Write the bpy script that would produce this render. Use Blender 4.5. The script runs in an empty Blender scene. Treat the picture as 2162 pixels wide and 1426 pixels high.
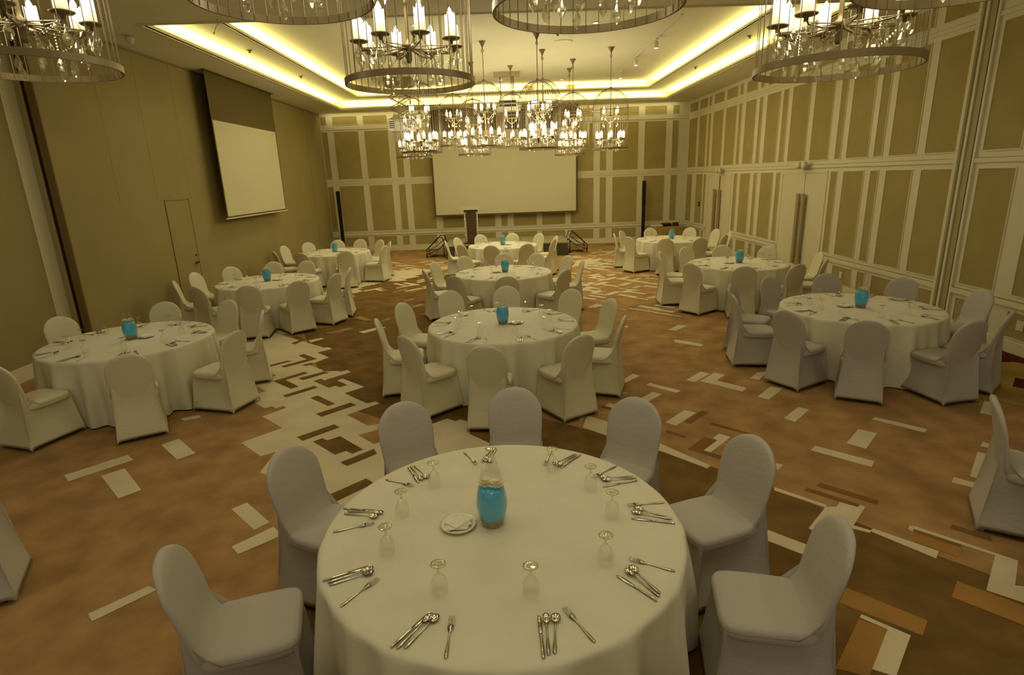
import bpy, bmesh, math, random
from mathutils import Vector, Matrix
LP = dict(cove=9, wash=24, chn=20, chf=40, world=.5, near=98, far=124)
FLOOR=[('d',[(-0.834,4.973),(-1.444,3.288),(-0.72,0.993),(2.043,0.916),(3.596,2.272),(3.057,2.855),(2.757,3.178),(2.111,4.047),(1.718,4.453),(0.715,5.321),(0.347,5.591),(-0.22,6.257)]),
('d',[(-2.127,6.294),(-1.158,5.542),(-0.355,5.472),(-0.714,11.618),(-0.985,14.558),(-2.205,15.981),(-3.417,14.493),(-4.066,12.96),(-3.427,11.61),(-3.208,10.01),(-3.63,9.738)]),
('w',[(-3.571,6.97),(-3.174,6.485),(-2.868,6.177),(-2.814,6.238),(-2.733,6.171),(-2.675,6.237),(-2.614,6.172),(-2.798,5.939),(-2.453,5.606),(-2.744,5.279),(-2.419,4.962),(-2.302,5.05),(-2.294,4.642),(-2.01,4.469),(-1.645,4.189),(-1.451,3.967),(-1.131,3.438),(-0.88,4.136),(-0.096,4.463),(-0.097,4.925),(-0.257,5.095),(-0.438,5.289),(-0.432,5.558),(-0.55,5.656),(-0.609,5.615),(-0.701,5.692),(-1.371,5.135),(-1.585,5.359),(-1.351,5.501),(-1.38,5.643),(-1.531,5.579),(-1.841,5.896),(-1.538,6.203),(-1.601,6.27),(-1.691,6.218),(-2.052,6.583),(-1.853,6.782),(-2.227,7.137),(-2.284,7.052),(-2.4,7.155),(-2.176,7.385),(-2.255,7.48),(-2.326,7.422),(-2.381,7.461),(-2.618,7.454),(-2.582,7.497),(-2.878,7.783),(-2.693,8.115),(-2.955,8.385),(-2.776,8.564),(-2.861,8.661),(-2.93,8.644),(-3.282,8.957),(-3.784,9.397),(-4.138,9.755),(-4.062,9.384),(-4.365,8.949),(-4.464,8.827)]),
('w',[(-3.245,8.979),(-3.087,9.181),(-3.161,9.25),(-3.336,9.118)]),
('d',[(-3.519,9.176),(-3.461,9.255),(-3.634,9.427),(-3.709,9.412)]),
('d',[(-3.478,8.89),(-3.376,9.22),(-3.454,9.215),(-3.569,8.984)]),
('d',[(-3.002,8.055),(-3.281,7.758),(-3.201,7.696),(-2.851,8.057),(-3.143,8.335),(-3.199,8.254)]),
('d',[(-3.469,7.709),(-3.203,7.996),(-3.285,8.032),(-3.552,7.76)]),
('d',[(-2.915,7.727),(-2.802,7.828),(-2.885,7.874),(-2.986,7.784)]),
('d',[(-2.793,6.808),(-2.712,6.879),(-2.986,7.156),(-2.766,7.411),(-2.851,7.47),(-3.143,7.13)]),
('d',[(-2.743,7.118),(-2.475,7.412),(-2.573,7.449),(-2.838,7.211)]),
('d',[(-2.308,6.792),(-2.242,6.859),(-2.165,6.8),(-2.091,6.878),(-2.279,7.06),(-2.402,7.165),(-2.452,7.087),(-2.52,7.156),(-2.595,7.078)]),
('d',[(-2.742,6.507),(-2.45,6.815),(-2.523,6.888),(-2.812,6.579)]),
('d',[(-2.136,6.181),(-2.066,6.242),(-2.367,6.535),(-2.435,6.464)]),
('d',[(-2.113,5.868),(-1.801,6.18),(-1.896,6.262),(-2.208,5.958)]),
('g',[(-3.7,7.968),(-3.594,8.049),(-3.853,8.292)]),
('g',[(-3.277,7.243),(-3.184,7.359),(-3.29,7.452),(-3.401,7.432),(-3.351,7.362)]),
('g',[(-3.278,6.858),(-3.216,6.782),(-3.287,6.68),(-3.239,6.603),(-3.081,6.754),(-3.257,6.927),(-3.388,6.855)]),
('d',[(-2.119,5.267),(-1.828,5.566),(-1.911,5.649),(-2.212,5.362)]),
('d',[(-1.698,4.932),(-1.613,5.008),(-1.535,4.94),(-1.449,5.023),(-1.763,5.346),(-1.867,5.26),(-1.935,5.315),(-2.005,5.24)]),
('d',[(-1.52,4.7),(-1.294,4.921),(-1.348,5.031),(-1.606,4.778)]),
('d',[(-1.476,4.077),(-1.202,4.374),(-1.292,4.464),(-1.572,4.184)]),
('w',[(0.721,5.345),(0.959,5.1),(1.383,4.75),(1.677,4.416),(1.723,4.459),(1.431,4.881),(1.127,5.31),(1.037,5.425),(0.807,5.638)]),
('w',[(0.659,5.664),(0.735,5.519),(0.801,5.663),(0.702,5.78)]),
('w',[(2.258,6.529),(2.532,6.804),(2.449,6.892),(2.167,6.602)]),
('w',[(2.689,6.159),(2.791,6.269),(2.531,6.554),(2.708,6.738),(2.611,6.839),(2.33,6.553)]),
('w',[(1.933,6.193),(2.003,6.257),(1.709,6.553),(1.651,6.491)]),
('w',[(1.548,5.965),(1.756,6.166),(1.671,6.253),(1.482,6.064)]),
('w',[(3.041,6.522),(3.274,6.8),(3.15,6.797),(2.961,6.587)]),
('w',[(2.875,5.889),(3.18,6.201),(3.079,6.284),(2.795,5.989)]),
('w',[(1.345,6.514),(1.647,6.82),(1.575,6.902),(1.3,6.559)]),
('w',[(1.337,6.811),(1.428,6.901),(1.36,6.96)]),
('w',[(1.236,6.283),(1.33,6.208),(1.381,6.254),(1.257,6.338)]),
('w',[(1.151,5.782),(1.207,5.869),(1.101,5.961),(1.038,5.885)]),
('w',[(1.666,5.301),(1.97,5.602),(1.871,5.69),(1.578,5.388)]),
('w',[(1.955,4.94),(1.759,4.747),(1.803,4.7),(2.108,5),(2.024,5.083),(1.927,4.99)]),
('w',[(2.251,4.339),(2.342,4.427),(2.294,4.463)]),
('b',[(1.114,5.717),(1.161,5.761),(1.029,5.886),(0.989,5.852)]),
('b',[(1.823,5.33),(2.106,5.602),(2.04,5.655),(1.776,5.382)]),
('b',[(2.312,5.019),(2.339,5.052),(2.053,5.346),(2.004,5.307)]),
('b',[(1.522,5.152),(1.663,5.016),(1.69,5.048),(1.538,5.212)]),
('b',[(1.865,4.552),(1.897,4.616),(1.759,4.747),(1.951,4.94),(1.862,5.024),(1.621,4.784)]),
('w',[(2.12,3.469),(2.319,3.422),(2.425,3.529),(2.643,3.749),(2.625,3.779),(2.591,3.751),(2.495,3.829),(2.437,3.767),(2.353,3.769),(2.09,3.511)]),
('w',[(2.08,4.026),(2.35,3.763),(2.374,3.796),(2.105,4.074)]),
('w',[(2.353,3.516),(2.482,3.432),(2.506,3.462),(2.384,3.559)]),
('w',[(2.733,3.14),(2.804,3.212),(2.534,3.481),(2.495,3.454)]),
('w',[(1.922,3.215),(1.999,3.316),(1.771,3.539),(1.702,3.426)]),
('w',[(2.781,3.427),(2.809,3.46),(3.126,3.147),(2.814,2.838),(2.943,2.726),(3.059,2.857),(3.018,2.872),(3.226,3.089),(2.847,3.484),(2.811,3.501),(2.771,3.463)]),
('w',[(3.72,3.867),(3.794,3.938),(3.603,4.125),(3.526,4.048)]),
('w',[(3.838,4.033),(4.244,4.435),(4.124,4.529),(3.739,4.127)]),
('w',[(3.276,3.387),(3.355,3.497),(3.325,3.532),(3.227,3.443)]),
('w',[(2.042,2.569),(1.791,2.318),(1.885,2.265),(2.138,2.521),(1.968,2.686),(1.942,2.662)]),
('w',[(1.482,2.31),(1.696,2.538),(1.679,2.56),(1.468,2.32)]),
('o',[(2.199,2.516),(2.303,2.621),(2.005,2.908),(1.896,2.782)]),
('o',[(2.818,2.535),(2.948,2.679),(2.706,2.925),(2.57,2.795)]),
('o',[(1.754,2.271),(2.042,2.569),(1.931,2.651),(1.613,2.327)]),
('o',[(2.704,3.331),(2.88,3.143),(2.974,3.233),(2.786,3.427)]),
('o',[(1.562,3.149),(1.657,3.265),(1.617,3.299)]),
('b',[(2.748,3.777),(2.795,3.825),(2.5,4.115),(2.445,4.068)]),
('b',[(2.586,3.753),(2.623,3.785),(2.358,4.052),(2.313,4.01)]),
('b',[(2.783,3.43),(2.978,3.244),(2.996,3.267),(2.807,3.457)]),
('b',[(3.226,3.29),(3.262,3.346),(3.109,3.495),(3.062,3.453)]),
('w',[(2.868,5.278),(3.165,5.573),(3.086,5.652),(2.806,5.384)]),
('w',[(3.949,4.94),(4.025,5.01),(3.72,5.327),(3.65,5.283)]),
('w',[(3.21,4.659),(3.509,4.964),(3.386,5.066),(3.102,4.782)]),
('w',[(3.056,4.334),(3.142,4.428),(2.797,4.757),(2.711,4.671)]),
('w',[(4.874,5.258),(5.174,5.566),(5.087,5.631),(4.796,5.332)]),
('w',[(4.468,4.446),(4.506,4.489),(4.319,4.711),(4.233,4.628)]),
('w',[(5.051,5.471),(5.148,5.575),(5.091,5.622),(4.944,5.481)]),
('g',[(5.231,5.623),(5.512,5.236),(6.705,6.498),(6.327,6.877),(6.078,6.763),(5.165,6.005),(5.03,5.833)]),
('r',[(6.135,6.817),(6.451,6.842),(6.689,6.481),(6.836,6.637),(6.676,7.437),(6.383,7.149)]),
('r',[(5.725,6.012),(5.781,5.927),(6.034,6.212),(5.992,6.286)]),
('w',[(-3.984,4.604),(-3.639,4.98),(-3.771,5.097),(-4.113,4.72)]),
('w',[(-3.329,4.277),(-3.213,4.403),(-3.619,4.814),(-3.753,4.686)]),
('w',[(-3.209,4.951),(-3.094,5.073),(-3.448,5.422),(-3.56,5.293)]),
('w',[(-1.967,3.746),(-1.888,3.842),(-2.189,4.138),(-2.275,4.047)]),
('w',[(-1.957,3.461),(-1.728,3.662),(-1.834,3.781),(-2.047,3.551)]),
('w',[(-2.566,2.862),(-2.329,3.121),(-2.406,3.163),(-2.636,2.927)]),
('w',[(-3.645,5.884),(-3.496,5.964),(-3.56,6.043),(-3.733,5.963)]),
('g',[(-6.095,5.98),(-5.661,5.865),(-5.582,5.916),(-6.136,6.583),(-6.683,6.635)]),
('r',[(-6.442,6.566),(-6.227,6.522),(-6.221,6.568),(-6.339,6.697),(-6.6,6.746)]),
('w',[(-3.46,14.188),(-3.072,14.669),(-2.878,14.629),(-2.596,14.706),(-2.84,15.031),(-2.347,15.26),(-2.545,15.499),(-2.221,16.317),(-2.43,16.589),(-2.683,16.647),(-3.425,16.315),(-3.817,15.474),(-3.873,14.395)]),
('w',[(-3.853,12.598),(-3.641,12.66),(-3.474,12.799),(-3.698,13.082),(-3.438,13.398),(-3.734,13.781),(-3.521,14.06),(-3.681,14.231),(-4.164,13.8)]),
('w',[(-2.252,14.268),(-1.952,14.663),(-2.024,14.742),(-2.334,14.362)]),
('w',[(-2.554,13.729),(-2.255,13.976),(-2.339,14.092),(-2.622,13.781)]),
('w',[(-1.801,13.414),(-1.738,13.495),(-2.019,13.769),(-2.087,13.678)]),
('w',[(-1.64,16.374),(-1.516,16.549),(-1.624,16.984),(-2.088,16.975),(-1.904,16.582)]),
('w',[(-1.694,15.515),(-1.549,15.739),(-1.622,15.807),(-1.749,15.578)]),
('c',[(-2.975,13.364),(-2.862,13.44),(-3.16,13.766),(-3.271,13.67)]),
('c',[(-2.655,13.092),(-2.359,13.421),(-2.434,13.535),(-2.722,13.155)]),
('c',[(-2.234,13.08),(-1.954,13.382),(-2.035,13.459),(-2.316,13.153)]),
('c',[(-2.202,11.965),(-2.021,12.214),(-2.126,12.296),(-2.279,12.039)]),
('c',[(-1.908,11.373),(-1.739,11.619),(-1.843,11.695),(-2.007,11.463)]),
('c',[(-2.685,10.367),(-2.557,10.394),(-2.881,10.805),(-2.957,10.644)]),
('c',[(-2.338,10.201),(-2.206,10.436),(-2.272,10.541),(-2.38,10.299)]),
('c',[(-1.585,10.68),(-1.445,10.86),(-1.505,10.974),(-1.69,10.771)]),
('w',[(-2.488,9.435),(-2.182,9.797),(-2.204,9.839),(-2.374,9.781),(-2.606,9.555)]),
('c',[(-3.082,9.48),(-2.751,9.779),(-2.861,9.877),(-3.176,9.544)]),
('w',[(2.714,8.891),(2.996,9.183),(2.869,9.251),(2.618,8.974)]),
('w',[(2.798,10.406),(2.893,10.503),(2.597,10.842),(2.509,10.738)]),
('w',[(1.606,10.73),(1.857,10.998),(1.773,11.114),(1.531,10.8)]),
('w',[(2.169,11.89),(2.504,12.233),(2.367,12.317),(2.084,11.984)]),
('w',[(2.626,11.556),(2.722,11.675),(2.408,11.989),(2.32,11.902)]),
('w',[(2.01,11.596),(2.077,11.675),(1.779,11.999),(1.707,11.933)]),
('w',[(2.017,12.198),(2.083,12.311),(1.821,12.616),(2.023,12.799),(1.923,12.973),(1.606,12.613)]),
('w',[(2.508,12.751),(2.593,12.844),(2.286,13.213),(2.193,13.117)]),
('w',[(1.876,13.122),(2.161,13.403),(2.003,13.514),(1.786,13.216)]),
('w',[(1.621,13.135),(1.863,13.394),(1.807,13.504),(1.57,13.211)]),
('w',[(3.083,13.376),(3.176,13.477),(2.88,13.795),(3.091,14.019),(3.005,14.091),(2.681,13.837)]),
('w',[(2.481,13.722),(2.765,14.033),(2.705,14.155),(2.403,13.842)]),
('w',[(2.42,13.998),(2.491,14.091),(2.267,14.416),(2.449,14.606),(2.393,14.736),(2.058,14.461)]),
('w',[(3.555,12.794),(3.602,12.906),(3.277,13.238),(3.178,13.151)]),
('w',[(3.31,14.137),(3.529,13.98),(3.58,14.112),(3.281,14.255)]),
('w',[(2.618,14.284),(2.803,14.472),(2.761,14.655),(2.539,14.414)]),
('w',[(2.98,14.607),(3.04,14.712),(2.703,14.968),(2.618,14.926)]),
('w',[(2.287,15.439),(2.481,15.657),(2.436,15.761),(2.202,15.55)]),
('w',[(2.47,15.333),(2.735,15.147),(2.799,15.284),(2.455,15.492)]),
('w',[(1.99,16.113),(2.23,16.196),(2.58,16.695),(2.929,17.23),(2.566,17.486),(2.155,17.266),(1.809,15.813)]),
('w',[(1.995,11.251),(2.034,11.387),(1.904,11.373)]),
('w',[(2.206,10.439),(2.262,10.51),(2.106,10.567)]),
('w',[(1.977,9.183),(2.038,9.296),(1.929,9.312)]),
('w',[(2.506,8.226),(2.813,7.962),(2.893,8.075),(2.603,8.357),(2.536,8.379)])]
C = bpy.context.scene.collection
R_ = math.radians
rnd = random.Random(7)

# ------------------------------------------------------------------ materials
def srgb(r, g, b):
    f = lambda c: (c/255/12.92) if c/255 <= .04045 else ((c/255+.055)/1.055)**2.4
    return (f(r), f(g), f(b), 1)
def base_mat(name, col, rough=.7, metal=0., spec=.3, bump=None, mottle=None, emit=None, estr=0., trans=0., alpha=1., coat=0.):
    m = bpy.data.materials.new(name); m.use_nodes = True
    nt = m.node_tree; n = nt.nodes; p = n['Principled BSDF']
    if not isinstance(col, tuple): col = tuple(col)
    if len(col) == 3: col = (*col, 1)
    p.inputs['Base Color'].default_value = col
    p.inputs['Roughness'].default_value = rough
    p.inputs['Metallic'].default_value = metal
    p.inputs['Specular IOR Level'].default_value = spec
    p.inputs['Transmission Weight'].default_value = trans
    p.inputs['Alpha'].default_value = alpha
    p.inputs['Coat Weight'].default_value = coat
    if emit is not None:
        p.inputs['Emission Color'].default_value = (*emit[:3], 1)
        p.inputs['Emission Strength'].default_value = estr
    tc = n.new('ShaderNodeTexCoord')
    if mottle:
        scale, amt, detail = mottle
        ns = n.new('ShaderNodeTexNoise'); ns.inputs['Scale'].default_value = scale; ns.inputs['Detail'].default_value = detail
        nt.links.new(tc.outputs['Object'], ns.inputs['Vector'])
        mr = n.new('ShaderNodeMapRange'); mr.inputs['From Min'].default_value = .3; mr.inputs['From Max'].default_value = .7
        mr.inputs['To Min'].default_value = 1-amt; mr.inputs['To Max'].default_value = 1+amt
        nt.links.new(ns.outputs['Fac'], mr.inputs['Value'])
        mx = n.new('ShaderNodeMix'); mx.data_type = 'RGBA'; mx.blend_type = 'MULTIPLY'; mx.inputs['Factor'].default_value = 1
        mx.inputs[6].default_value = col
        cb = n.new('ShaderNodeCombineColor')
        for k in range(3): nt.links.new(mr.outputs['Result'], cb.inputs[k])
        nt.links.new(cb.outputs['Color'], mx.inputs[7]); nt.links.new(mx.outputs[2], p.inputs['Base Color'])
    if bump:
        scale, strength, stretch = bump
        mp = n.new('ShaderNodeMapping'); mp.inputs['Scale'].default_value = stretch
        nb = n.new('ShaderNodeTexNoise'); nb.inputs['Scale'].default_value = scale; nb.inputs['Detail'].default_value = 3
        bp = n.new('ShaderNodeBump'); bp.inputs['Strength'].default_value = strength; bp.inputs['Distance'].default_value = .02
        nt.links.new(tc.outputs['Object'], mp.inputs['Vector']); nt.links.new(mp.outputs['Vector'], nb.inputs['Vector'])
        nt.links.new(nb.outputs['Fac'], bp.inputs['Height']); nt.links.new(bp.outputs['Normal'], p.inputs['Normal'])
    return m
M = {}
M['trim'] = base_mat('cream_paint', (.66,.60,.39), .6)
M['khaki'] = base_mat('khaki_panel_fabric', (.345,.268,.092), .9, mottle=(2.5,.06,3), bump=(220,.15,(1,1,1)))
M['khaki_l'] = base_mat('khaki_partition_fabric', (.30,.238,.092), .85, mottle=(1.2,.05,3), bump=(200,.1,(1,1,1)))
M['ceil'] = base_mat('ceiling_paint', (.72,.665,.43), .8, mottle=(.6,.03,2))
M['brownjamb'] = base_mat('brown_jamb', (.20,.135,.04), .6)
M['olivejamb'] = base_mat('olive_jamb', (.36,.31,.13), .6)
M['slot_shade'] = base_mat('slot_shade_paint', (.03,.008,.004), .8)  # painted shade of the partition slots, used on flush strips
M['groove'] = base_mat('shadow_groove', (.2,.15,.05), .8)
M['orange'] = base_mat('carpet_tawny', (.36,.212,.08), .95, spec=.1, mottle=(3.2,.26,8), bump=(160,.4,(1,1,1)))
M['dark'] = base_mat('carpet_brown', (.165,.095,.025), .95, spec=.1, mottle=(3.5,.3,8), bump=(160,.4,(1,1,1)))
M['brown'] = base_mat('carpet_mid_brown', (.20,.105,.028), .95, spec=.1, mottle=(4,.15,4))
M['olive'] = base_mat('carpet_olive', (.34,.23,.06), .95, spec=.1, mottle=(3,.12,4))
M['white'] = base_mat('carpet_cream', (.62,.53,.33), .95, spec=.1, mottle=(3,.07,5), bump=(160,.3,(1,1,1)))
M['amber'] = base_mat('carpet_amber', (.33,.175,.045), .95, spec=.1, mottle=(3,.12,5))
M['caramel'] = base_mat('carpet_caramel', (.30,.19,.07), .95, spec=.1, mottle=(3,.12,5))
M['maroon'] = base_mat('carpet_maroon', (.09,.012,.004), .95, spec=.1)
M['cloth'] = base_mat('table_linen', (.66,.615,.44), .75, mottle=(5,.03,3), bump=(9,.25,(1,1,.25)))
M['ivory'] = base_mat('ivory_spandex', (.62,.565,.37), .6, bump=(14,.12,(1,1,2.5)))
M['cool_lit'] = base_mat('spandex_cool_light_tint', (.43,.388,.318), .6, bump=(14,.14,(1,1,2.5)))  # same cover cloth, with the cooler light near these tables mixed into its colour
M['steel'] = base_mat('polished_steel', (.62,.58,.46), .16, metal=1)
M['bronze'] = base_mat('antique_bronze_metal', (.165,.118,.045), .42, metal=.2, spec=.5)
M['black'] = base_mat('black_plastic', (.012,.008,.006), .5)
M['darkwood'] = base_mat('dark_slatted_wood', (.07,.035,.012), .5, bump=(30,.3,(.2,.2,3)))
M['blackmetal'] = base_mat('black_metal', (.02,.015,.01), .4, metal=.3)
M['whiteplastic'] = base_mat('white_plastic', (.62,.58,.42), .4)
M['projshell'] = base_mat('pale_projector_shell', (.85,.86,.80), .35)
M['screen'] = base_mat('projection_fabric', (.60,.55,.34), .8)
M['mask'] = base_mat('screen_masking', (.105,.072,.014), .7)
M['skirt'] = base_mat('dark_green_skirting', (.06,.055,.025), .8, bump=(30,.4,(1,1,.1)))
M['stagetop'] = base_mat('grey_stage_carpet', (.30,.27,.15), .9, mottle=(6,.08,3))
M['timber'] = base_mat('tabletop_timber', (.35,.25,.12), .6)
M['plate'] = base_mat('white_porcelain', (.72,.68,.52), .2, spec=.5)
M['napkin'] = base_mat('folded_napkin', (.78,.73,.52), .8)
M['petal'] = base_mat('cream_petals', (.80,.72,.42), .6)
M['stone'] = base_mat('golden_pebbles', (.30,.22,.05), .5, mottle=(60,.4,2))
M['water'] = base_mat('blue_tinted_water', (.065,.34,.45), .15, spec=.5, emit=(.03,.28,.40), estr=.08)  # faint emission added to lift the blue; water is no lamp
M['handle'] = base_mat('brushed_bar', (.40,.32,.17), .4, metal=.4)
M['paintdoor'] = base_mat('door_paint', (.64,.58,.37), .5)
M['red'] = base_mat('red_brown_corridor', (.25,.05,.02), .8)
# glass: clear, mostly see-through with bright rims
def glass_mat(name, tint, lo, hi, rough=.03):
    m = bpy.data.materials.new(name); m.use_nodes = True; nt = m.node_tree; n = nt.nodes
    for x in list(n): n.remove(x)
    out = n.new('ShaderNodeOutputMaterial'); mx = n.new('ShaderNodeMixShader'); tr = n.new('ShaderNodeBsdfTransparent')
    gl = n.new('ShaderNodeBsdfGlossy'); lw = n.new('ShaderNodeLayerWeight'); lw.inputs['Blend'].default_value = .35
    mr = n.new('ShaderNodeMapRange'); mr.inputs['To Min'].default_value = lo; mr.inputs['To Max'].default_value = hi
    tr.inputs['Color'].default_value = (*tint, 1); gl.inputs['Roughness'].default_value = rough
    gl.inputs['Color'].default_value = (.9,.88,.78,1)
    nt.links.new(lw.outputs['Facing'], mr.inputs['Value']); nt.links.new(mr.outputs['Result'], mx.inputs['Fac'])
    nt.links.new(tr.outputs[0], mx.inputs[1]); nt.links.new(gl.outputs[0], mx.inputs[2]); nt.links.new(mx.outputs[0], out.inputs['Surface'])
    return m
M['glass'] = glass_mat('clear_glass', (.985,.985,.965), .012, .42)
M['glass_stem'] = glass_mat('thick_glass', (.93,.92,.83), .10, .7)
M['crystal'] = glass_mat('cut_crystal', (.97,.96,.88), .22, .85, .12)
# candle: warm white glow fading downwards
def candle_mat():
    m = base_mat('wax_candle', (.85,.8,.6), .5)
    nt = m.node_tree; n = nt.nodes; p = n['Principled BSDF']
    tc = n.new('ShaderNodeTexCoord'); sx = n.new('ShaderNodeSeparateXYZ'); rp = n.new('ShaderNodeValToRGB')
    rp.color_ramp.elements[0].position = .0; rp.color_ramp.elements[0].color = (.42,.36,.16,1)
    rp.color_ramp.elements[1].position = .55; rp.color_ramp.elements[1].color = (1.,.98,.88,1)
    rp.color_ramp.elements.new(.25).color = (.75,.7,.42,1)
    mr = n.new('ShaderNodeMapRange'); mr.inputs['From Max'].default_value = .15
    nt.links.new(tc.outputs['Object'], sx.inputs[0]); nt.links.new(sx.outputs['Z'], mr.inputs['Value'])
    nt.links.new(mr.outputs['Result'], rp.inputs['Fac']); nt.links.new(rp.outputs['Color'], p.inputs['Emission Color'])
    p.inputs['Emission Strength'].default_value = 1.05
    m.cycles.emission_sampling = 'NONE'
    return m
M['candle'] = candle_mat()
def emis(name, col, s, samp='NONE'):
    m = base_mat(name, col, .5, emit=col, estr=s); m.cycles.emission_sampling = samp; return m
M['flame'] = emis('candle_flame', (1,.97,.85), 1.6)
M['lamp'] = emis('lamp_lens', (1,.98,.9), 2.)
M['cove'] = emis('cove_light_strip', (1,.87,.30), 1.2)

# ------------------------------------------------------------------ helpers
def obj(name, bm, mat, parent=None, smooth=False, data=None):
    if data is None:
        data = bpy.data.meshes.new(name); bm.to_mesh(data); bm.free()
        for m in (mat if isinstance(mat, (list, tuple)) else [mat]): data.materials.append(m)
        if smooth:
            for f in data.polygons: f.use_smooth = True
    o = bpy.data.objects.new(name, data); C.objects.link(o)
    if parent: o.parent = parent
    return o
def empty(name, loc=(0,0,0), rz=0):
    o = bpy.data.objects.new(name, None); C.objects.link(o); o.location = loc; o.rotation_euler = (0,0,rz); o.empty_display_size = .05
    return o
def tag(o, label, cat, group=None):
    o['label'] = label; o['category'] = cat
    if group: o['group'] = group
    return o
def struct(o, label=None, cat=None):
    o['kind'] = 'structure'
    if label: o['label'] = label
    if cat: o['category'] = cat
    return o
def dup(root, loc=None, rz=None):
    r = root.copy(); C.objects.link(r)
    if loc is not None: r.location = loc
    if rz is not None: r.rotation_euler = (0,0,rz)
    for ch in list(root.children):
        c = ch.copy(); C.objects.link(c); c.parent = r
        for g in list(ch.children):
            d = g.copy(); C.objects.link(d); d.parent = c
    return r
def box(bm, x0, x1, y0, y1, z0, z1, mi=0):
    v = [bm.verts.new(p) for p in ((x0,y0,z0),(x1,y0,z0),(x1,y1,z0),(x0,y1,z0),(x0,y0,z1),(x1,y0,z1),(x1,y1,z1),(x0,y1,z1))]
    for f in ((3,2,1,0),(4,5,6,7),(0,1,5,4),(1,2,6,5),(2,3,7,6),(3,0,4,7)):
        q = bm.faces.new([v[i] for i in f]); q.material_index = mi
    return v
def bxm(*a, bevel=0):
    bm = bmesh.new(); box(bm, *a)
    if bevel: bmesh.ops.bevel(bm, geom=bm.edges[:], offset=bevel, segments=2, affect='EDGES')
    return bm
def rings(bm, rs, close0=True, close1=True, cyc=True, mi=0):
    """rs: list of rings (lists of points)"""
    V = [[bm.verts.new(p) for p in r] for r in rs]
    n = len(V[0])
    for a, b in zip(V, V[1:]):
        for i in range(n if cyc else n-1):
            j = (i+1) % n
            f = bm.faces.new((a[i], a[j], b[j], b[i])); f.material_index = mi
    if close0: bm.faces.new(V[0][::-1]).material_index = mi
    if close1: bm.faces.new(V[-1]).material_index = mi
    return V
def lathe(bm, prof, n=24, close0=True, close1=True, c=(0,0,0), mi=0):
    rs = [[(c[0]+r*math.cos(2*math.pi*i/n), c[1]+r*math.sin(2*math.pi*i/n), c[2]+z) for i in range(n)] for r, z in prof]
    return rings(bm, rs, close0, close1, mi=mi)
def tube(bm, pts, r, n=6, mi=0):
    pts = [Vector(p) for p in pts]; rs = []
    for i, p in enumerate(pts):
        d = (pts[min(i+1, len(pts)-1)] - pts[max(i-1, 0)]).normalized()
        u = d.cross(Vector((0,0,1)) if abs(d.z) < .9 else Vector((1,0,0))).normalized(); w = d.cross(u)
        rr = r[i] if isinstance(r, (list, tuple)) else r
        rs.append([tuple(p + u*rr*math.cos(2*math.pi*k/n) + w*rr*math.sin(2*math.pi*k/n)) for k in range(n)])
    rings(bm, rs, mi=mi)
def torus(bm, R, r, z, n=64, m=6, hb=None):
    """ring with rectangular (hb) or round section"""
    V = []
    for i in range(n):
        a = 2*math.pi*i/n; row = []
        if hb is None:
            for k in range(m):
                b = 2*math.pi*k/m; rr = R + r*math.cos(b); row.append(bm.verts.new((rr*math.cos(a), rr*math.sin(a), z + r*math.sin(b))))
        else:
            for dr, dz in ((-r, 0), (r, 0), (r, hb), (-r, hb)):
                row.append(bm.verts.new(((R+dr)*math.cos(a), (R+dr)*math.sin(a), z+dz)))
        V.append(row)
    for i in range(n):
        A, B = V[i], V[(i+1) % n]
        for k in range(len(A)):
            bm.faces.new((A[k], B[k], B[(k+1) % len(A)], A[(k+1) % len(A)]))
def sgn(v): return (v > 0) - (v < 0)
def sq(a, hx, hy, e):
    c, s = math.cos(a), math.sin(a)
    return hx*sgn(c)*abs(c)**e, hy*sgn(s)*abs(s)**e

# ------------------------------------------------------------------ the room
XR, XL, XLN, YB, YN, ZC = 6.72, -6.45, -6.72, 21.6, -3.2, 4.88
Z1, Z2 = 5.13, 5.38
# floor with its woven pattern
bm = bmesh.new()
def poly(pts, z, mi):
    f = bm.faces.new([bm.verts.new((x, y, z)) for x, y in pts]); f.material_index = mi
    if f.normal.z < 0: f.normal_flip()
poly([(-7.4,YN),(7.4,YN),(7.4,YB+.3),(-7.4,YB+.3)], 0, 0)
MI = dict(o=3, w=2, d=1, b=4, g=5, c=6, r=7)
for k, (c, pts) in enumerate(FLOOR):
    poly(pts, .0006 + .00003*k, MI[c])
fr = random.Random(11)
def streaks(n, x0, x1, y0, y1, mi, keep, zb):
    for k in range(n):
        for _ in range(30):
            x, y = fr.uniform(x0, x1), fr.uniform(y0, y1)
            if keep(x, y): break
        else: continue
        L, W = fr.uniform(.3,.62), fr.uniform(.06,.15)
        a = R_(45 if fr.random() < .45 else -45)
        ca, sa = math.cos(a), math.sin(a)
        P = [(x + u*ca - v*sa, y + u*sa + v*ca) for u, v in ((-L/2,-W/2),(L/2,-W/2),(L/2,W/2),(-L/2,W/2))]
        poly(P, zb + .00001*k, mi)
streaks(70, -4.4, -1.5, 13.2, 18.2, 2, lambda x, y: True, .0050)
streaks(30, -4.4, -.8, 17.5, 21.3, 6, lambda x, y: True, .0046)
streaks(60, 1.2, 3.6, 12.2, 19.5, 2, lambda x, y: abs(x-(1.2+(y-11)*.22)) < .75, .0060)
streaks(30, 1.6, 3.6, 9.8, 14.5, 2, lambda x, y: x > 1.5, .0068)
streaks(24, .6, 4.6, 16.5, 21.3, 6, lambda x, y: True, .0056)
streaks(30, -.8, 1.4, 12.0, 18, 1, lambda x, y: True, .0040)
streaks(26, 2.5, 6.4, 17.5, 21.4, 1, lambda x, y: True, .0043)
streaks(18, -6.3, -4.0, 8.2, 20, 2, lambda x, y: True, .0044)
streaks(16, 4.8, 6.5, 9, 20, 2, lambda x, y: True, .0048)
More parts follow.
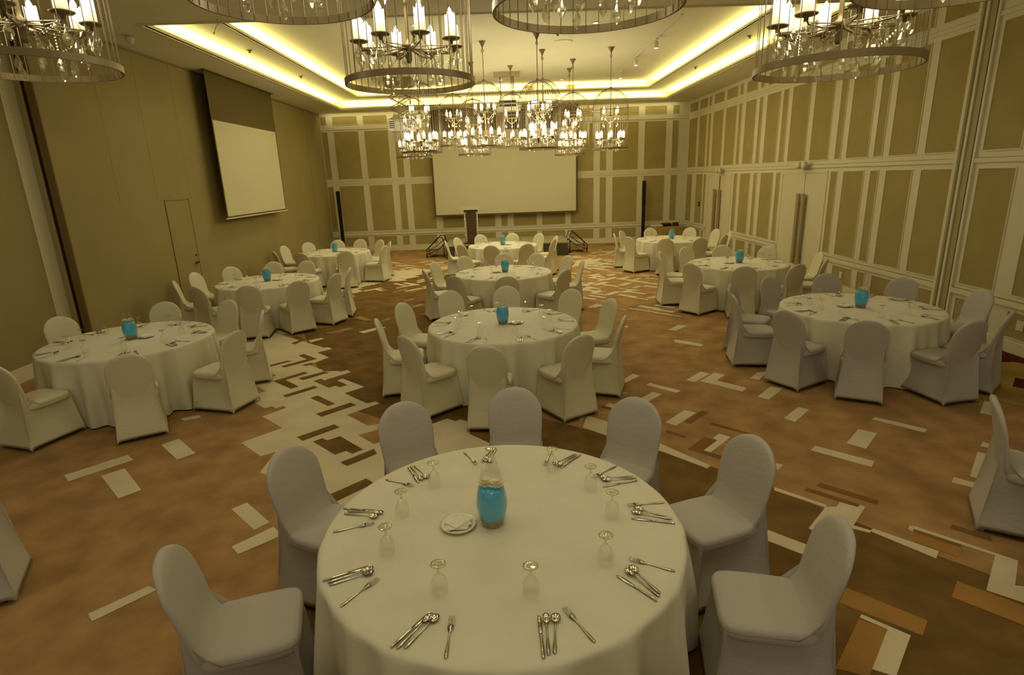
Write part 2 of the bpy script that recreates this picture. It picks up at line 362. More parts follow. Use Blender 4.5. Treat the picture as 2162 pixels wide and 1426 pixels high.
floor = struct(obj('floor', bm, [M[k] for k in ('orange','dark','white','amber','brown','olive','caramel','maroon')]))

# ceiling: three levels with open coves
bm = bmesh.new()
O1 = (-5.35, 5.55, 9.56, 20.5); O2 = (-4.60, 4.80, 9.9, 19.8)
def frame(o, i, z0, z1):
    box(bm, o[0], i[0], o[2], o[3], z0, z1); box(bm, i[1], o[1], o[2], o[3], z0, z1)
    box(bm, i[0], i[1], o[2], i[2], z0, z1); box(bm, i[0], i[1], i[3], o[3], z0, z1)
frame((-7.4, 7.4, YN, YB+.3), O1, ZC, ZC+.02)
struct(obj('ceiling', bm, M['ceil']))
def walls4(o, z0, z1, t=.03):
    box(bm, o[0]-t, o[0], o[2]-t, o[3]+t, z0, z1); box(bm, o[1], o[1]+t, o[2]-t, o[3]+t, z0, z1)
    box(bm, o[0], o[1], o[2]-t, o[2], z0, z1); box(bm, o[0], o[1], o[3], o[3]+t, z0, z1)
W1 = (O1[0]-.28, O1[1]+.28, O1[2]-.28, O1[3]+.28); W2 = (O2[0]-.28, O2[1]+.28, O2[2]-.1, O2[3]+.28)
bm = bmesh.new(); frame(W1, O2, Z1, Z1+.02); walls4(W1, ZC+.02, Z1+.02)
struct(obj('ceiling_upper_tray', bm, M['ceil']))
bm = bmesh.new(); box(bm, W2[0], W2[1], W2[2], W2[3], Z2, Z2+.02); walls4(W2, Z1+.02, Z2+.02)
struct(obj('ceiling_top_panel', bm, M['ceil']))
# lips of the two coves
def lip(o, z, name, label):
    global bm
    bm = bmesh.new(); t = .02; h = .07
    for a, b in ((t, 0),):
        walls4((o[0], o[1], o[2], o[3]), z-.0, z+h, .018)
        walls4((o[0], o[1], o[2], o[3]), z-.014, z+.002, .045)
    x = obj(name, bm, M['trim']); struct(x)
lip(O1, ZC, 'trim_1', ''); lip(O2, Z1, 'trim_2', '')
# light strips lying in the coves (fixtures), and the lamps that give their light
bm = bmesh.new()
for o, z in ((O1, ZC+.022), (O2, Z1+.022)):
    e = .16
    y0 = o[2]
    for x0, x1, y_0, y_1 in ((o[0]-e-.03, o[0]-e, y0, o[3]+e), (o[1]+e, o[1]+e+.03, y0, o[3]+e), (o[0]-e, o[1]+e, o[3]+e, o[3]+e+.03)):
        box(bm, x0, x1, y_0, y_1, z, z+.03)
tag(obj('cove_light_strip', bm, M['cove']), 'yellow strip light hidden behind the ceiling cove lip', 'strip light')
def area(name, loc, sx, sy, e, col, rot=(0,0,0), spread=None):
    l = bpy.data.lights.new(name, 'AREA'); l.shape = 'RECTANGLE'; l.size = sx; l.size_y = sy; l.energy = e; l.color = col
    if spread: l.spread = spread
    o = bpy.data.objects.new(name, l); C.objects.link(o); o.location = loc; o.rotation_euler = rot
    return o
COVE = (1., .89, .36)
for o, z in ((O1, ZC+.06), (O2, Z1+.06)):
    ym = (o[2]+o[3])/2; L = o[3]-o[2]; xm = (o[0]+o[1])/2
    area('cove_lamp', (o[0]-.14, ym, z), .1, L, LP['cove']*L, COVE, (math.pi, R_(4), 0))
    area('cove_lamp', (o[1]+.14, ym, z), .1, L, LP['cove']*L, COVE, (math.pi, R_(-4), 0))
    area('cove_lamp', (xm, o[3]+.14, z), o[1]-o[0], .1, LP['cove']*(o[1]-o[0]), COVE, (R_(180-4), 0, 0))

# panelled walls: cream board with khaki fields, moulding round each field
def panel_wall(name, axis, pos, out, s0, s1, upper, lower, heights, z1=ZC, skip=[]):
    """axis 'x': wall plane X=pos running along Y; out = direction into the room"""
    bm = bmesh.new()
    def P(u0, u1, z0, z1_, d0, d1, mi):
        a, b = sorted((pos+out*d0, pos+out*d1)); u0, u1 = sorted((u0, u1))
        if axis == 'x': box(bm, a, b, u0, u1, z0, z1_, mi)
        else: box(bm, u0, u1, a, b, z0, z1_, mi)
    P(s0, s1, 0, z1, -.12, 0, 0)
    def field(u0, u1, z0, z1_):
        u0, u1 = sorted((u0, u1))
        P(u0, u1, z0, z1_, 0, .004, 1)
        t = .016
        for a in ((u0-t, u0, z0-t, z1_+t), (u1, u1+t, z0-t, z1_+t), (u0, u1, z0-t, z0), (u0, u1, z1_, z1_+t)):
            P(*a, 0, .012, 0)
    for u0, u1 in upper:
        field(u0, u1, 4.50, 4.78); field(u0, u1, 2.64, 4.27)
    for u0, u1 in lower:
        field(u0, u1, .76, 2.39); field(u0, u1, .20, .54)
    runs = [(s0, s1)]
    for a, b in skip:
        runs = [r for q in runs for r in ((q[0], min(q[1], a)), (max(q[0], b), q[1])) if r[1] > r[0]]
    for z, d in ((4.375, .02), (2.505, .022)):
        P(s0, s1, z-.03, z+.03, 0, d, 0); P(s0, s1, z+.030, z+.036, 0, d*.6, 2)
    for r in runs:
        P(r[0], r[1], .60, .68, 0, .03, 0); P(r[0], r[1], .680, .688, 0, .015, 2)
    return struct(obj(name, bm, [M['trim'], M['khaki'], M['groove']]))
UR = [(21.5,20.63),(20.4,19.7),(19.53,19.32),(19.07,18.25),(18.03,17.24),(17.05,16.86),(16.59,15.95),(15.71,15.54),(15.27,14.59),(14.4,14.17),(13.95,13.17),(12.95,12.23),(11.96,11.77),(11.56,10.89),(10.70,10.47),(10.27,9.61),(9.40,8.76)]
LR = [(21.5,20.9),(20.46,19.8),(19.68,19.48),(17.1,16.87),(16.63,16.0),(15.74,15.56),(15.3,14.63),(14.43,14.24),(12.02,11.81),(11.57,10.93),(10.72,10.5),(10.28,9.63),(9.41,8.76)]
panel_wall('wall_right', 'x', XR, -1, 8.72, YB, UR, LR, None, skip=[(12.15,14.12),(17.25,19.3)])
panel_wall('wall_right_near', 'x', XR, -1, YN, 8.36, [(8.26,7.66),(7.35,6.6),(6.3,6.1),(5.8,5.0),(4.7,3.9),(3.6,3.4),(3.1,2.3)], [(8.26,7.66),(7.35,6.6),(6.3,6.1),(5.8,5.0),(4.7,3.9),(3.6,3.4),(3.1,2.3)], None)
UB = [(-6.49+.06,-6.23),(-6.0,-5.13),(-4.91,-4.07),(-3.84,-3.6),(-3.37,-2.55),(-2.3,-1.52),(-1.30,-.36),(-.13,.10),(.33,1.19),(1.39,2.25),(2.46,3.3),(3.53,3.76),(4.0,4.91),(5.14,5.91),(6.14,6.36)]
panel_wall('wall_back', 'y', YB, -1, XL, XR, UB, UB, None)
# wall washer glow along the top of the back wall
area('wall_washer', (0, YB-.25, ZC-.03), 12.5, .08, LP['wash'], (1,.9,.45), (R_(25), 0, 0))
# partition track in the right wall, recess shade painted as a flush strip
bm = bmesh.new()
box(bm, XR-.01, XR+.12, 8.44, 8.72, 0, ZC, 1); box(bm, XR-.012, XR+.12, 8.40, 8.44, 0, ZC, 2); box(bm, XR-.03, XR+.12, 8.36, 8.40, 0, ZC, 0)
box(bm, XR-.045, XR-.01, 8.66, 8.72, 0, ZC, 0); box(bm, XR-.03, XR-.01, 8.56, 8.60, 0, ZC, 0)
struct(obj('trim_3', bm, [M['trim'], M['olivejamb'], M['slot_shade']]))
# left side: smooth khaki operable wall, jambs, near section
bm = bmesh.new()
box(bm, XL-.12, XL, 8.61, YB, 0, ZC, 0)
for y in (9.9, 11.0, 12.15, 20.0): box(bm, XL, XL+.003, y-.006, y+.006, 0 if y == 20.0 else 2.3, 4.86, 1 if y == 20.0 else 2)
box(bm, XL, XL+.012, 8.60, YB, ZC-.045, ZC-.03, 1)
struct(obj('wall_left', bm, [M['khaki_l'], M['groove'], M['olive']]))
bm = bmesh.new()
box(bm, XLN-.12, XLN, YN, 8.33, 0, ZC, 1)
box(bm, XLN-.12, XLN+.012, 8.33, 8.60, 0, ZC, 0); box(bm, XLN, XLN+.02, 8.36, 8.38, 0, ZC, 0)
struct(obj('wall_left_near', bm, [M['trim'], M['khaki_l']]))
bm = bmesh.new()
box(bm, XLN+.012, XLN+.10, 8.585, 8.75, 0, ZC, 1); box(bm, XLN+.04, XLN+.055, 8.57, 8.585, 0, ZC, 1); box(bm, XLN+.10, XLN+.155, 8.60, 8.75, 0, ZC, 2)  # slot is a flush strip, its depth shade painted on
box(bm, XLN+.155, XL-.002, 8.592, 8.75, 0, ZC, 3); box(bm, XLN+.20, XLN+.215, 8.58, 8.592, 0, ZC, 3)
struct(obj('trim_4', bm, [M['trim'], M['olivejamb'], M['slot_shade'], M['brownjamb']]))
def skirting(name, *b):
    bm = bmesh.new(); box(bm, *b)
    x0, x1, y0, y1, z0, z1 = b
    struct(obj(name, bm, M['trim']))
skirting('baseboard_left_near', XLN, XLN+.02, YN, 8.6, 0, .2)
skirting('baseboard_back', XL, XR, YB-.025, YB, 0, .13)
skirting('baseboard_right_near', XR-.025, XR, YN, 8.36, 0, .155)
skirting('baseboard_right_middle', XR-.025, XR, 8.72, 12.1, 0, .15)
skirting('baseboard_right_far', XR-.025, XR, 14.15, 17.2, 0, .15)

# ------------------------------------------------------------------ doors
def door(name, y0, y1, ztop, gap, handles, ajar=False):
    d = empty(name, (XR, (y0+y1)/2, 0)); struct(d)
    yc = (y0+y1)/2
    bm = bmesh.new()
    for a in ((-.014,0,y0-.06-yc,y0-yc,0,ztop+.06),(-.014,0,y1-yc,y1+.06-yc,0,ztop+.06),(-.014,0,y0-yc,y1-yc,ztop,ztop+.06)): box(bm, *a)
    obj('door_frame', bm, M['trim'], d)
    m = handles[2]-yc
    for s in (-1, 1):
        a, b = ((y0-yc, m-gap) if s < 0 else (m+gap, y1-yc))
        leaf = obj('door_leaf', bxm(-.008, -.001, a+.008, b-.008, .01, ztop-.012), M['paintdoor'], d)
        yy = handles[0 if s < 0 else 1]-yc
        bmh = bmesh.new(); box(bmh, -.09, -.055, yy-.055, yy+.055, .36, 1.93)
        box(bmh, -.055, -.008, yy-.012, yy+.012, .5, .53); box(bmh, -.055, -.008, yy-.012, yy+.012, 1.7, 1.73)
        obj('door_handle', bmh, M['handle'], leaf)
    bm = bmesh.new(); box(bm, -.004, -.001, m-gap, m+gap, .01, ztop-.006); obj('gap_shadow', bm, M['red'] if ajar else M['groove'], d)
    return d
door('door_1', 17.33, 19.2, 2.33, .045, (18.05, 18.45, 18.2), True)
door('door_2', 12.2, 14.08, 2.37, .004, (12.92, 13.14, 13.03))
# flush service door in the left partition
d = struct(empty('door_3', (XL, 11.6, 0)))
bm = bmesh.new(); box(bm, .0, .012, -.42, .40, .01, 2.27); lf = obj('door_leaf', bm, M['khaki_l'], d)
bm = bmesh.new()
box(bm, 0, .016, .40, .425, .0, 2.30); box(bm, 0, .014, -.43, -.422, 0, 2.3); box(bm, 0, .016, -.43, .425, 2.272, 2.29); obj('door_frame', bm, M['groove'], d)
bm = bmesh.new(); box(bm, .012, .06, .30, .33, 1.0, 1.03); box(bm, .045, .06, .2, .33, 1.0, 1.03); box(bm, .012, .03, .30, .33, 1.15, 1.18); obj('door_handle', bm, M['blackmetal'], lf)

# ------------------------------------------------------------------ wall and ceiling fittings
def emergency(y, z, label):
    e = tag(empty('emergency_light', (XR-.001, y, z)), label, 'emergency light', 'emergency lights over the doors')
    obj('housing', bxm(-.09, -.02, -.12, .12, -.05, .05, bevel=.01), M['whiteplastic'], e)
    for s in (-1, 1):
        bm = bmesh.new(); lathe(bm, [(.03,0),(.075,.03),(.085,.09),(.08,.1)], 16)
        bmesh.ops.rotate(bm, verts=bm.verts, matrix=Matrix.Rotation(R_(-90), 3, 'Y')); bmesh.ops.translate(bm, verts=bm.verts, vec=(-.07, s*.12, .03))
        obj('lamp_head', bm, M['trim'], e, True)
emergency(13.01, 2.51, 'white twin-head emergency light above the near white double door')
emergency(18.03, 2.47, 'white twin-head emergency light above the far, slightly open door')
def plate_thing(name, y, z, label, cat, mat, hy=.05, hz=.06):
    e = tag(empty(name, (XR-.005, y, z)), label, cat)
    obj('cover_plate', bxm(-.012, 0, -hy, hy, -hz, hz, bevel=.003), mat, e)
    bm = bmesh.new(); box(bm, -.018, -.012, -hy*.4, hy*.4, -hz*.3, hz*.3); obj('insert', bm, M['whiteplastic'] if mat is not M['whiteplastic'] else M['plate'], e)
plate_thing('wall_socket', 11.245, .385, 'small cream wall socket on the low panel beyond the right table', 'socket', M['whiteplastic'])
plate_thing('wall_socket', 7.127, .389, 'cream wall socket on the near right wall at the frame edge', 'socket', M['whiteplastic'], .055, .065)
plate_thing('control_panel', 20.03, 1.40, 'small dark control panel on the right wall beside the far door', 'control panel', M['black'], .09, .07)
def spot(name, loc, energy, size, col=(1,.9,.62), radius=.12):
    l = bpy.data.lights.new(name, 'SPOT'); l.energy = energy; l.spot_size = size; l.spot_blend = .8; l.shadow_soft_size = radius; l.color = col
    o = bpy.data.objects.new(name, l); C.objects.link(o); o.location = loc; return o
down = [(1.94,12.46),(.02,18.87),(1.92,19.16),(-1.6,12.19),(-3.09,15.19),(-3.08,13.31),(-1.84,18.93)]
dl0 = None
dnames = ['above the middle-right chandeliers','centre, near the back of the tray','right of centre, near the back of the tray','left of centre, front of the tray','on the left, second from the front','on the left, nearest the front','left of centre, near the back of the tray']
for k, (x, y) in enumerate(down):
    if dl0 is None:
        dl0 = empty('recessed_downlight', (x, y, Z2)); r = dl0
        bm = bmesh.new(); lathe(bm, [(.085,0),(.085,-.008),(.07,-.012),(.06,-.004)], 20, False, False); obj('trim_ring', bm, M['whiteplastic'], r, True)
        bm = bmesh.new(); lathe(bm, [(.062,-.004),(.062,-.001)], 20); obj('lens', bm, M['lamp'], r)
    else: r = dup(dl0, (x, y, Z2))
    tag(r, 'round recessed ceiling downlight ' + dnames[k], 'downlight', 'recessed downlights in the raised ceiling')
# track lights: rail with three heads
tr = tag(empty('track_rail', (3.5, 15.2, Z2)), 'white lighting track running along the right of the raised ceiling', 'lighting track')
obj('rail', bxm(-.018, .018, -3.2, 3.2, -.025, 0), M['whiteplastic'], tr)
th0 = None
for k, (x, y) in enumerate(((3.5,13.85),(3.5,15.87),(3.5,17.84))):
    if th0 is None:
        th0 = empty('track_spotlight', (x, y, Z2-.025)); r = th0
        bm = bmesh.new(); box(bm, -.03, .03, -.05, .05, -.03, 0); box(bm, -.006, .006, -.01, .01, -.08, -.03); obj('bracket', bm, M['whiteplastic'], r)
        bm = bmesh.new(); lathe(bm, [(.05,-.20),(.055,-.19),(.05,-.07),(.03,-.06)], 16); obj('lamp_head', bm, M['whiteplastic'], r, True)
        bm = bmesh.new(); lathe(bm, [(.042,-.203),(.045,-.2005)], 16); obj('lens', bm, M['lamp'], r)
    else: r = dup(th0, (x, y, Z2-.025))
    tag(r, ['nearest','middle','farthest'][k] + ' spotlight head on the right ceiling track', 'spotlight', 'spotlights on the ceiling track')
bm = bmesh.new(); lathe(bm, [(.05,0),(.07,-.05),(.05,-.11),(.02,-.13)], 16)
o = obj('ceiling_sensor', bm, M['whiteplastic'], None, True); o.location = (-5.9, 10.14, ZC); tag(o, 'small white dome sensor on the ceiling near the left chandelier', 'sensor')
bm = bmesh.new(); tube(bm, [(0,0,0),(.0,0,-.05),(-.04,-.02,-.12),(-.075,-.03,-.2)], [.012,.006,.006,.012], 8)
o = obj('ceiling_hook', bm, M['whiteplastic'], None, True); o.location = (-4.13, 9.4, ZC); tag(o, 'thin white hook hanging from the ceiling edge on the left', 'hook')
for k, (x, y, z) in enumerate(((-2.9,14.6,Z1),(-5.0,12.6,Z1),(-5.0,15.6,Z1),(5.15,12.8,Z1),(5.15,16.2,Z1),(1.25,13.2,Z2))):
    if k == 0: continue
    bm = bmesh.new(); lathe(bm, [(.05,0),(.045,-.02),(.02,-.025),(.02,-.05),(.03,-.055)], 12)
    o = obj('sprinkler_head', bm, M['bronze'], None, True); o.location = (x, y, z)
    tag(o, 'small dark sprinkler head on the ' + {1:'left soffit nearer the camera',2:'left soffit farther back',3:'right soffit nearer the camera',4:'right soffit farther back',5:'raised ceiling between the chandeliers'}[k], 'sprinkler')
bm = bmesh.new(); lathe(bm, [(.22,0),(.22,-.01),(.17,-.014)], 28)
o = obj('ceiling_speaker', bm, M['ceil'], None, True); o.location = (1.45, 14.0, Z2); tag(o, 'flat round ceiling speaker grille between the canopies', 'speaker')
# return air slots in the back cove
for k, (x) in enumerate((.95, 2.3)):
    bm = bmesh.new(); box(bm, -.13, .13, -.03, 0, -.05, .05)
    o = obj('cove_bracket', bm, M['brown']); o.location = (x, W2[3]-.0, Z1+.15)
    tag(o, 'small brown plate in the lit back cove, ' + ('left' if k == 0 else 'right') + ' of two', 'plate')

# ------------------------------------------------------------------ screens, projectors
def screen(name, w, h_white, h_mask, rot, loc, label, frame_w=.05, bar='trim'):
    s = tag(empty(name, loc, rot), label, 'projection screen')
    # local: x along width, y = 0 front surface, z up from bottom
    obj('screen_fabric', bxm(-w/2+frame_w, w/2-frame_w, 0, .004, .06, .06+h_white), M['screen'], s)
    obj('masking_drop', bxm(-w/2, w/2, 0, .006, .06+h_white, .06+h_white+h_mask), M['mask'], s)
    bm = bmesh.new()
    for sx in (-1, 1): box(bm, *sorted((sx*w/2, sx*(w/2-frame_w))), -.0005, .0045, .06, .06+h_white)
    box(bm, -w/2, w/2, -.001, .005, .025, .062)
    obj('black_border', bm, M['mask'], s)
    obj('bottom_bar', bxm(-w/2-.06, w/2+.06, -.015, .02, 0, .028, bevel=.004), M[bar], s)
    obj('housing', bxm(-w/2-.05, w/2+.05, -.05, .06, .06+h_white+h_mask, .06+h_white+h_mask+.02), M['mask'], s)
    return s
screen('projection_screen', 3.55, 2.03, .965, R_(90), (-6.16, 14.75, 1.8045), 'white projection screen with dark upper band hanging on the left wall')
screen('projection_screen', 5.26, 2.88, .7195, 0, (.06, 21.3, 1.20), 'wide white projection screen on the back wall behind the podium', .07, 'mask')
# left projector on a scissor lift
p = tag(empty('projector', (-2.95, 18.0, 4.12)), 'white projector hanging from a scissor lift on the left', 'projector')
obj('body', bxm(-.36, .36, -.35, .35, -.2, .12, bevel=.03), M['projshell'], p)
for x0 in (-.32, .16):
    bm = bmesh.new()
    for k in range(4): box(bm, x0, x0+.16, -.352, -.349, -.12+.055*k, -.095+.055*k)
    obj('vent_grille', bm, M['black'], p)
bm = bmesh.new(); lathe(bm, [(.07,0),(.08,.04),(.06,.045)], 20); bmesh.ops.rotate(bm, verts=bm.verts, matrix=Matrix.Rotation(R_(-90), 3, 'X')); bmesh.ops.translate(bm, verts=bm.verts, vec=(.0,.35,0)); obj('lens', bm, M['black'], p, True)
bm = bmesh.new()
for sy in (-.2, .2):
    x = .3; z = .14
    for k in range(3):
        tube(bm, [(-x, sy, z+.3*k),(x, sy, z+.3*(k+1))], .012); tube(bm, [(x, sy, z+.3*k),(-x, sy, z+.3*(k+1))], .012)
box(bm, -.34, .34, -.25, .25, .12, .145); box(bm, -.4, .4, -.3, .3, 1.04, 1.258)
obj('scissor_lift', bm, M['bronze'], p)
p = tag(empty('projector', (.2, 17.55, 4.42)), 'grey projector hanging on cables from a bracket in the ceiling centre', 'projector')
obj('body', bxm(-.38, .38, -.25, .25, -.08, .12, bevel=.03), M['whiteplastic'], p)
bm = bmesh.new(); box(bm, -.24, .24, -.252, -.249, .02, .08); obj('vent_grille', bm, M['black'], p)
bm = bmesh.new(); box(bm, -.37, .37, -.12, .12, .84, .958); obj('ceiling_bracket', bm, M['handle'], p)
bm = bmesh.new(); box(bm, -.25, .25, -.15, .15, .12, .2); obj('mount', bm, M['black'], p)
for x in (-.2, .14, .18):
    bm = bmesh.new(); tube(bm, [(x, 0, .2),(x+.01, 0, .5),(x, 0, .85)], .012, 6); obj('hanging_cable', bm, M['black'], p)

# ------------------------------------------------------------------ stage, steps, podium, column speakers
st = tag(empty('stage_platform', (.03, 19.55, 0)), 'low stage with grey top and dark green skirt behind the farthest middle table', 'stage')
bm = bmesh.new(); box(bm, -2.0, 2.0, -1.05, 1.05, .40, .44); obj('deck', bm, M['stagetop'], st)
bm = bmesh.new()
pts = []
n = 220
def per(t):
    L = [(-1.98,-1.03),(1.98,-1.03),(1.98,1.03),(-1.98,1.03)]
    l = [3.96,2.06,3.96,2.06]; s = t*sum(l); i = 0
    while s > l[i]: s -= l[i]; i = (i+1) % 4
    a, b = L[i], L[(i+1) % 4]; u = s/l[i]; nx, ny = (b[1]-a[1])/l[i], -(b[0]-a[0])/l[i]
    return a[0]+(b[0]-a[0])*u, a[1]+(b[1]-a[1])*u, nx, ny
r0, r1 = [], []
for i in range(n*2):
    x, y, nx, ny = per((i/(n*2)) % 1); w = .018*math.sin(i*1.1)+.006*math.sin(i*.37)
    r0.append((x+nx*(w+.012), y+ny*(w+.012), .006)); r1.append((x+nx*w*.2, y+ny*w*.2, .40))
rings(bm, [r0, r1], False, False); obj('skirt', bm, M['skirt'], st, True)
def steps(x, side, label):
    s = tag(empty('stage_steps', (x, 19.45, 0)), label, 'steps', 'steps at the stage ends')
    for k, (xx, z) in enumerate(((.14, .30), (.42, .15))):
        obj('tread', bxm(*sorted((side*(xx-.13), side*(xx+.13))), -.35, .35, z-.03, z), M['stagetop'], s)
    for y in (-.37, .37):
        bm = bmesh.new()
        tube(bm, [(side*.0, y, .40),(side*.30, y, .22),(side*.58, y, .14),(side*.58, y, 0.012)], .016)
        tube(bm, [(side*-.02, y, .42),(side*.05, y, .66),(side*.18, y, .66),(side*.60, y, .26),(side*.60, y, .012)], .018)
        tube(bm, [(side*.02, y, .40),(side*.02, y, .012)], .016)
        tube(bm, [(side*.04, y, .55),(side*.3, y, .34),(side*.58, y, .2)], .01)
        obj('handrail', bm, M['blackmetal'], s)
steps(-2.05, -1, 'black metal steps at the left end of the stage')
steps(2.12, 1, 'black metal steps at the right end of the stage')
pd = tag(empty('podium', (-1.1, 18.95, .44)), 'dark slatted podium with pale top and metal side posts on the stage', 'podium')
obj('body', bxm(-.15, .15, -.15, .15, .03, 1.08), M['darkwood'], pd)
bm = bmesh.new(); v = box(bm, -.27, .27, -.22, .24, 1.1, 1.16)
for q in v[4:]: q.co.z += .04 if q.co.y < 0 else -.0
obj('reading_top', bm, M['screen'], pd)
obj('top_box', bxm(-.22, .22, -.18, .2, 1.02, 1.10), M['darkwood'], pd)
obj('base_plate', bxm(-.26, .26, -.2, .2, 0, .03), M['darkwood'], pd)
for s in (-1, 1):
    bm = bmesh.new(); tube(bm, [(s*.2, -.12, .03),(s*.2, -.12, 1.04)], .016, 8)
    for z in (.25,.5,.75): tube(bm, [(s*.2,-.12,z),(s*.2,-.12,z+.05)], .024, 8)
    obj('side_post', bm, M['plate'], pd, True)
bm = bmesh.new()
for k in range(16): box(bm, -.14, .14, -.153, -.149, .08+.06*k, .085+.06*k)
obj('slat_grooves', bm, M['bronze'], pd)
def column(x, label):
    c = tag(empty('column_speaker', (x, 21.2, 0)), label, 'speaker', 'slim black column speakers by the back wall')
    obj('base', bxm(-.16, .16, -.16, .16, 0, .03, bevel=.006), M['black'], c)
    obj('lower_column', bxm(-.055, .055, -.05, .05, .03, 1.30, bevel=.006), M['black'], c)
    obj('speaker_array', bxm(-.06, .06, -.055, .055, 1.305, 2.23, bevel=.006), M['black'], c)
column(-5.98, 'slim black column speaker at the left of the back wall')
column(5.08, 'slim black column speaker at the right of the back wall')
# equipment table at right back with gear
e = tag(empty('equipment_table', (5.75, 20.6, 0)), 'small cloth-covered equipment table in the far right corner', 'table')
obj('table_top', bxm(-.6, .6, -.3, .3, .60, .635), M['timber'], e)
bm = bmesh.new()
rs = []
for z, f in ((.61, .0), (.3, .01), (.02, .02)):
    row = []
    for i in range(96):
        a = 2*math.pi*i/96; x, y = sq(a, .61+f, .31+f, .25); w = f*math.sin(i*1.3)
        row.append((x*(1+w), y*(1+w), z))
    rs.append(row)
rings(bm, rs, False, False); obj('cloth_skirt', bm, M['olive'], e, True)
for k, (x, w, h, m, nm, lb, ct) in enumerate(((5.42, .2, .07, 'whiteplastic', 'mixer_console', 'pale mixing console at the left of the equipment table', 'mixer'), (5.75, .16, .11, 'black', 'amplifier', 'black amplifier box in the middle of the equipment table', 'amplifier'), (6.08, .14, .16, 'darkwood', 'cable_bundle', 'dark tangle of coiled cable on the right of the equipment table', 'cable'))):
    g = tag(empty(nm, (x, 20.55, .6352)), lb, ct)
    if nm == 'cable_bundle':
        bm = bmesh.new()
        tube(bm, [((.1+.02*math.sin(i*.7))*math.cos(i*.5), (.1+.02*math.cos(i*.9))*math.sin(i*.5), .015+.0012*i+.01*math.sin(i)) for i in range(90)], .008, 5); obj('coil', bm, M[m], g)
    else:
        obj('case', bxm(-w, w, -.12, .12, .012, h, bevel=.01), M[m], g)
        bm = bmesh.new()
        for i in range(5): lathe(bm, [(.012,0),(.01,.018)], 8, c=(-w*.7+i*w*.35, 0, h))
        obj('knobs', bm, M['bronze'], g)
        bm = bmesh.new()
        for sx in (-1, 1): box(bm, sx*w*.8-.015, sx*w*.8+.015, -.1, .1, 0, .014)
        obj('foot', bm, M['black'], g)

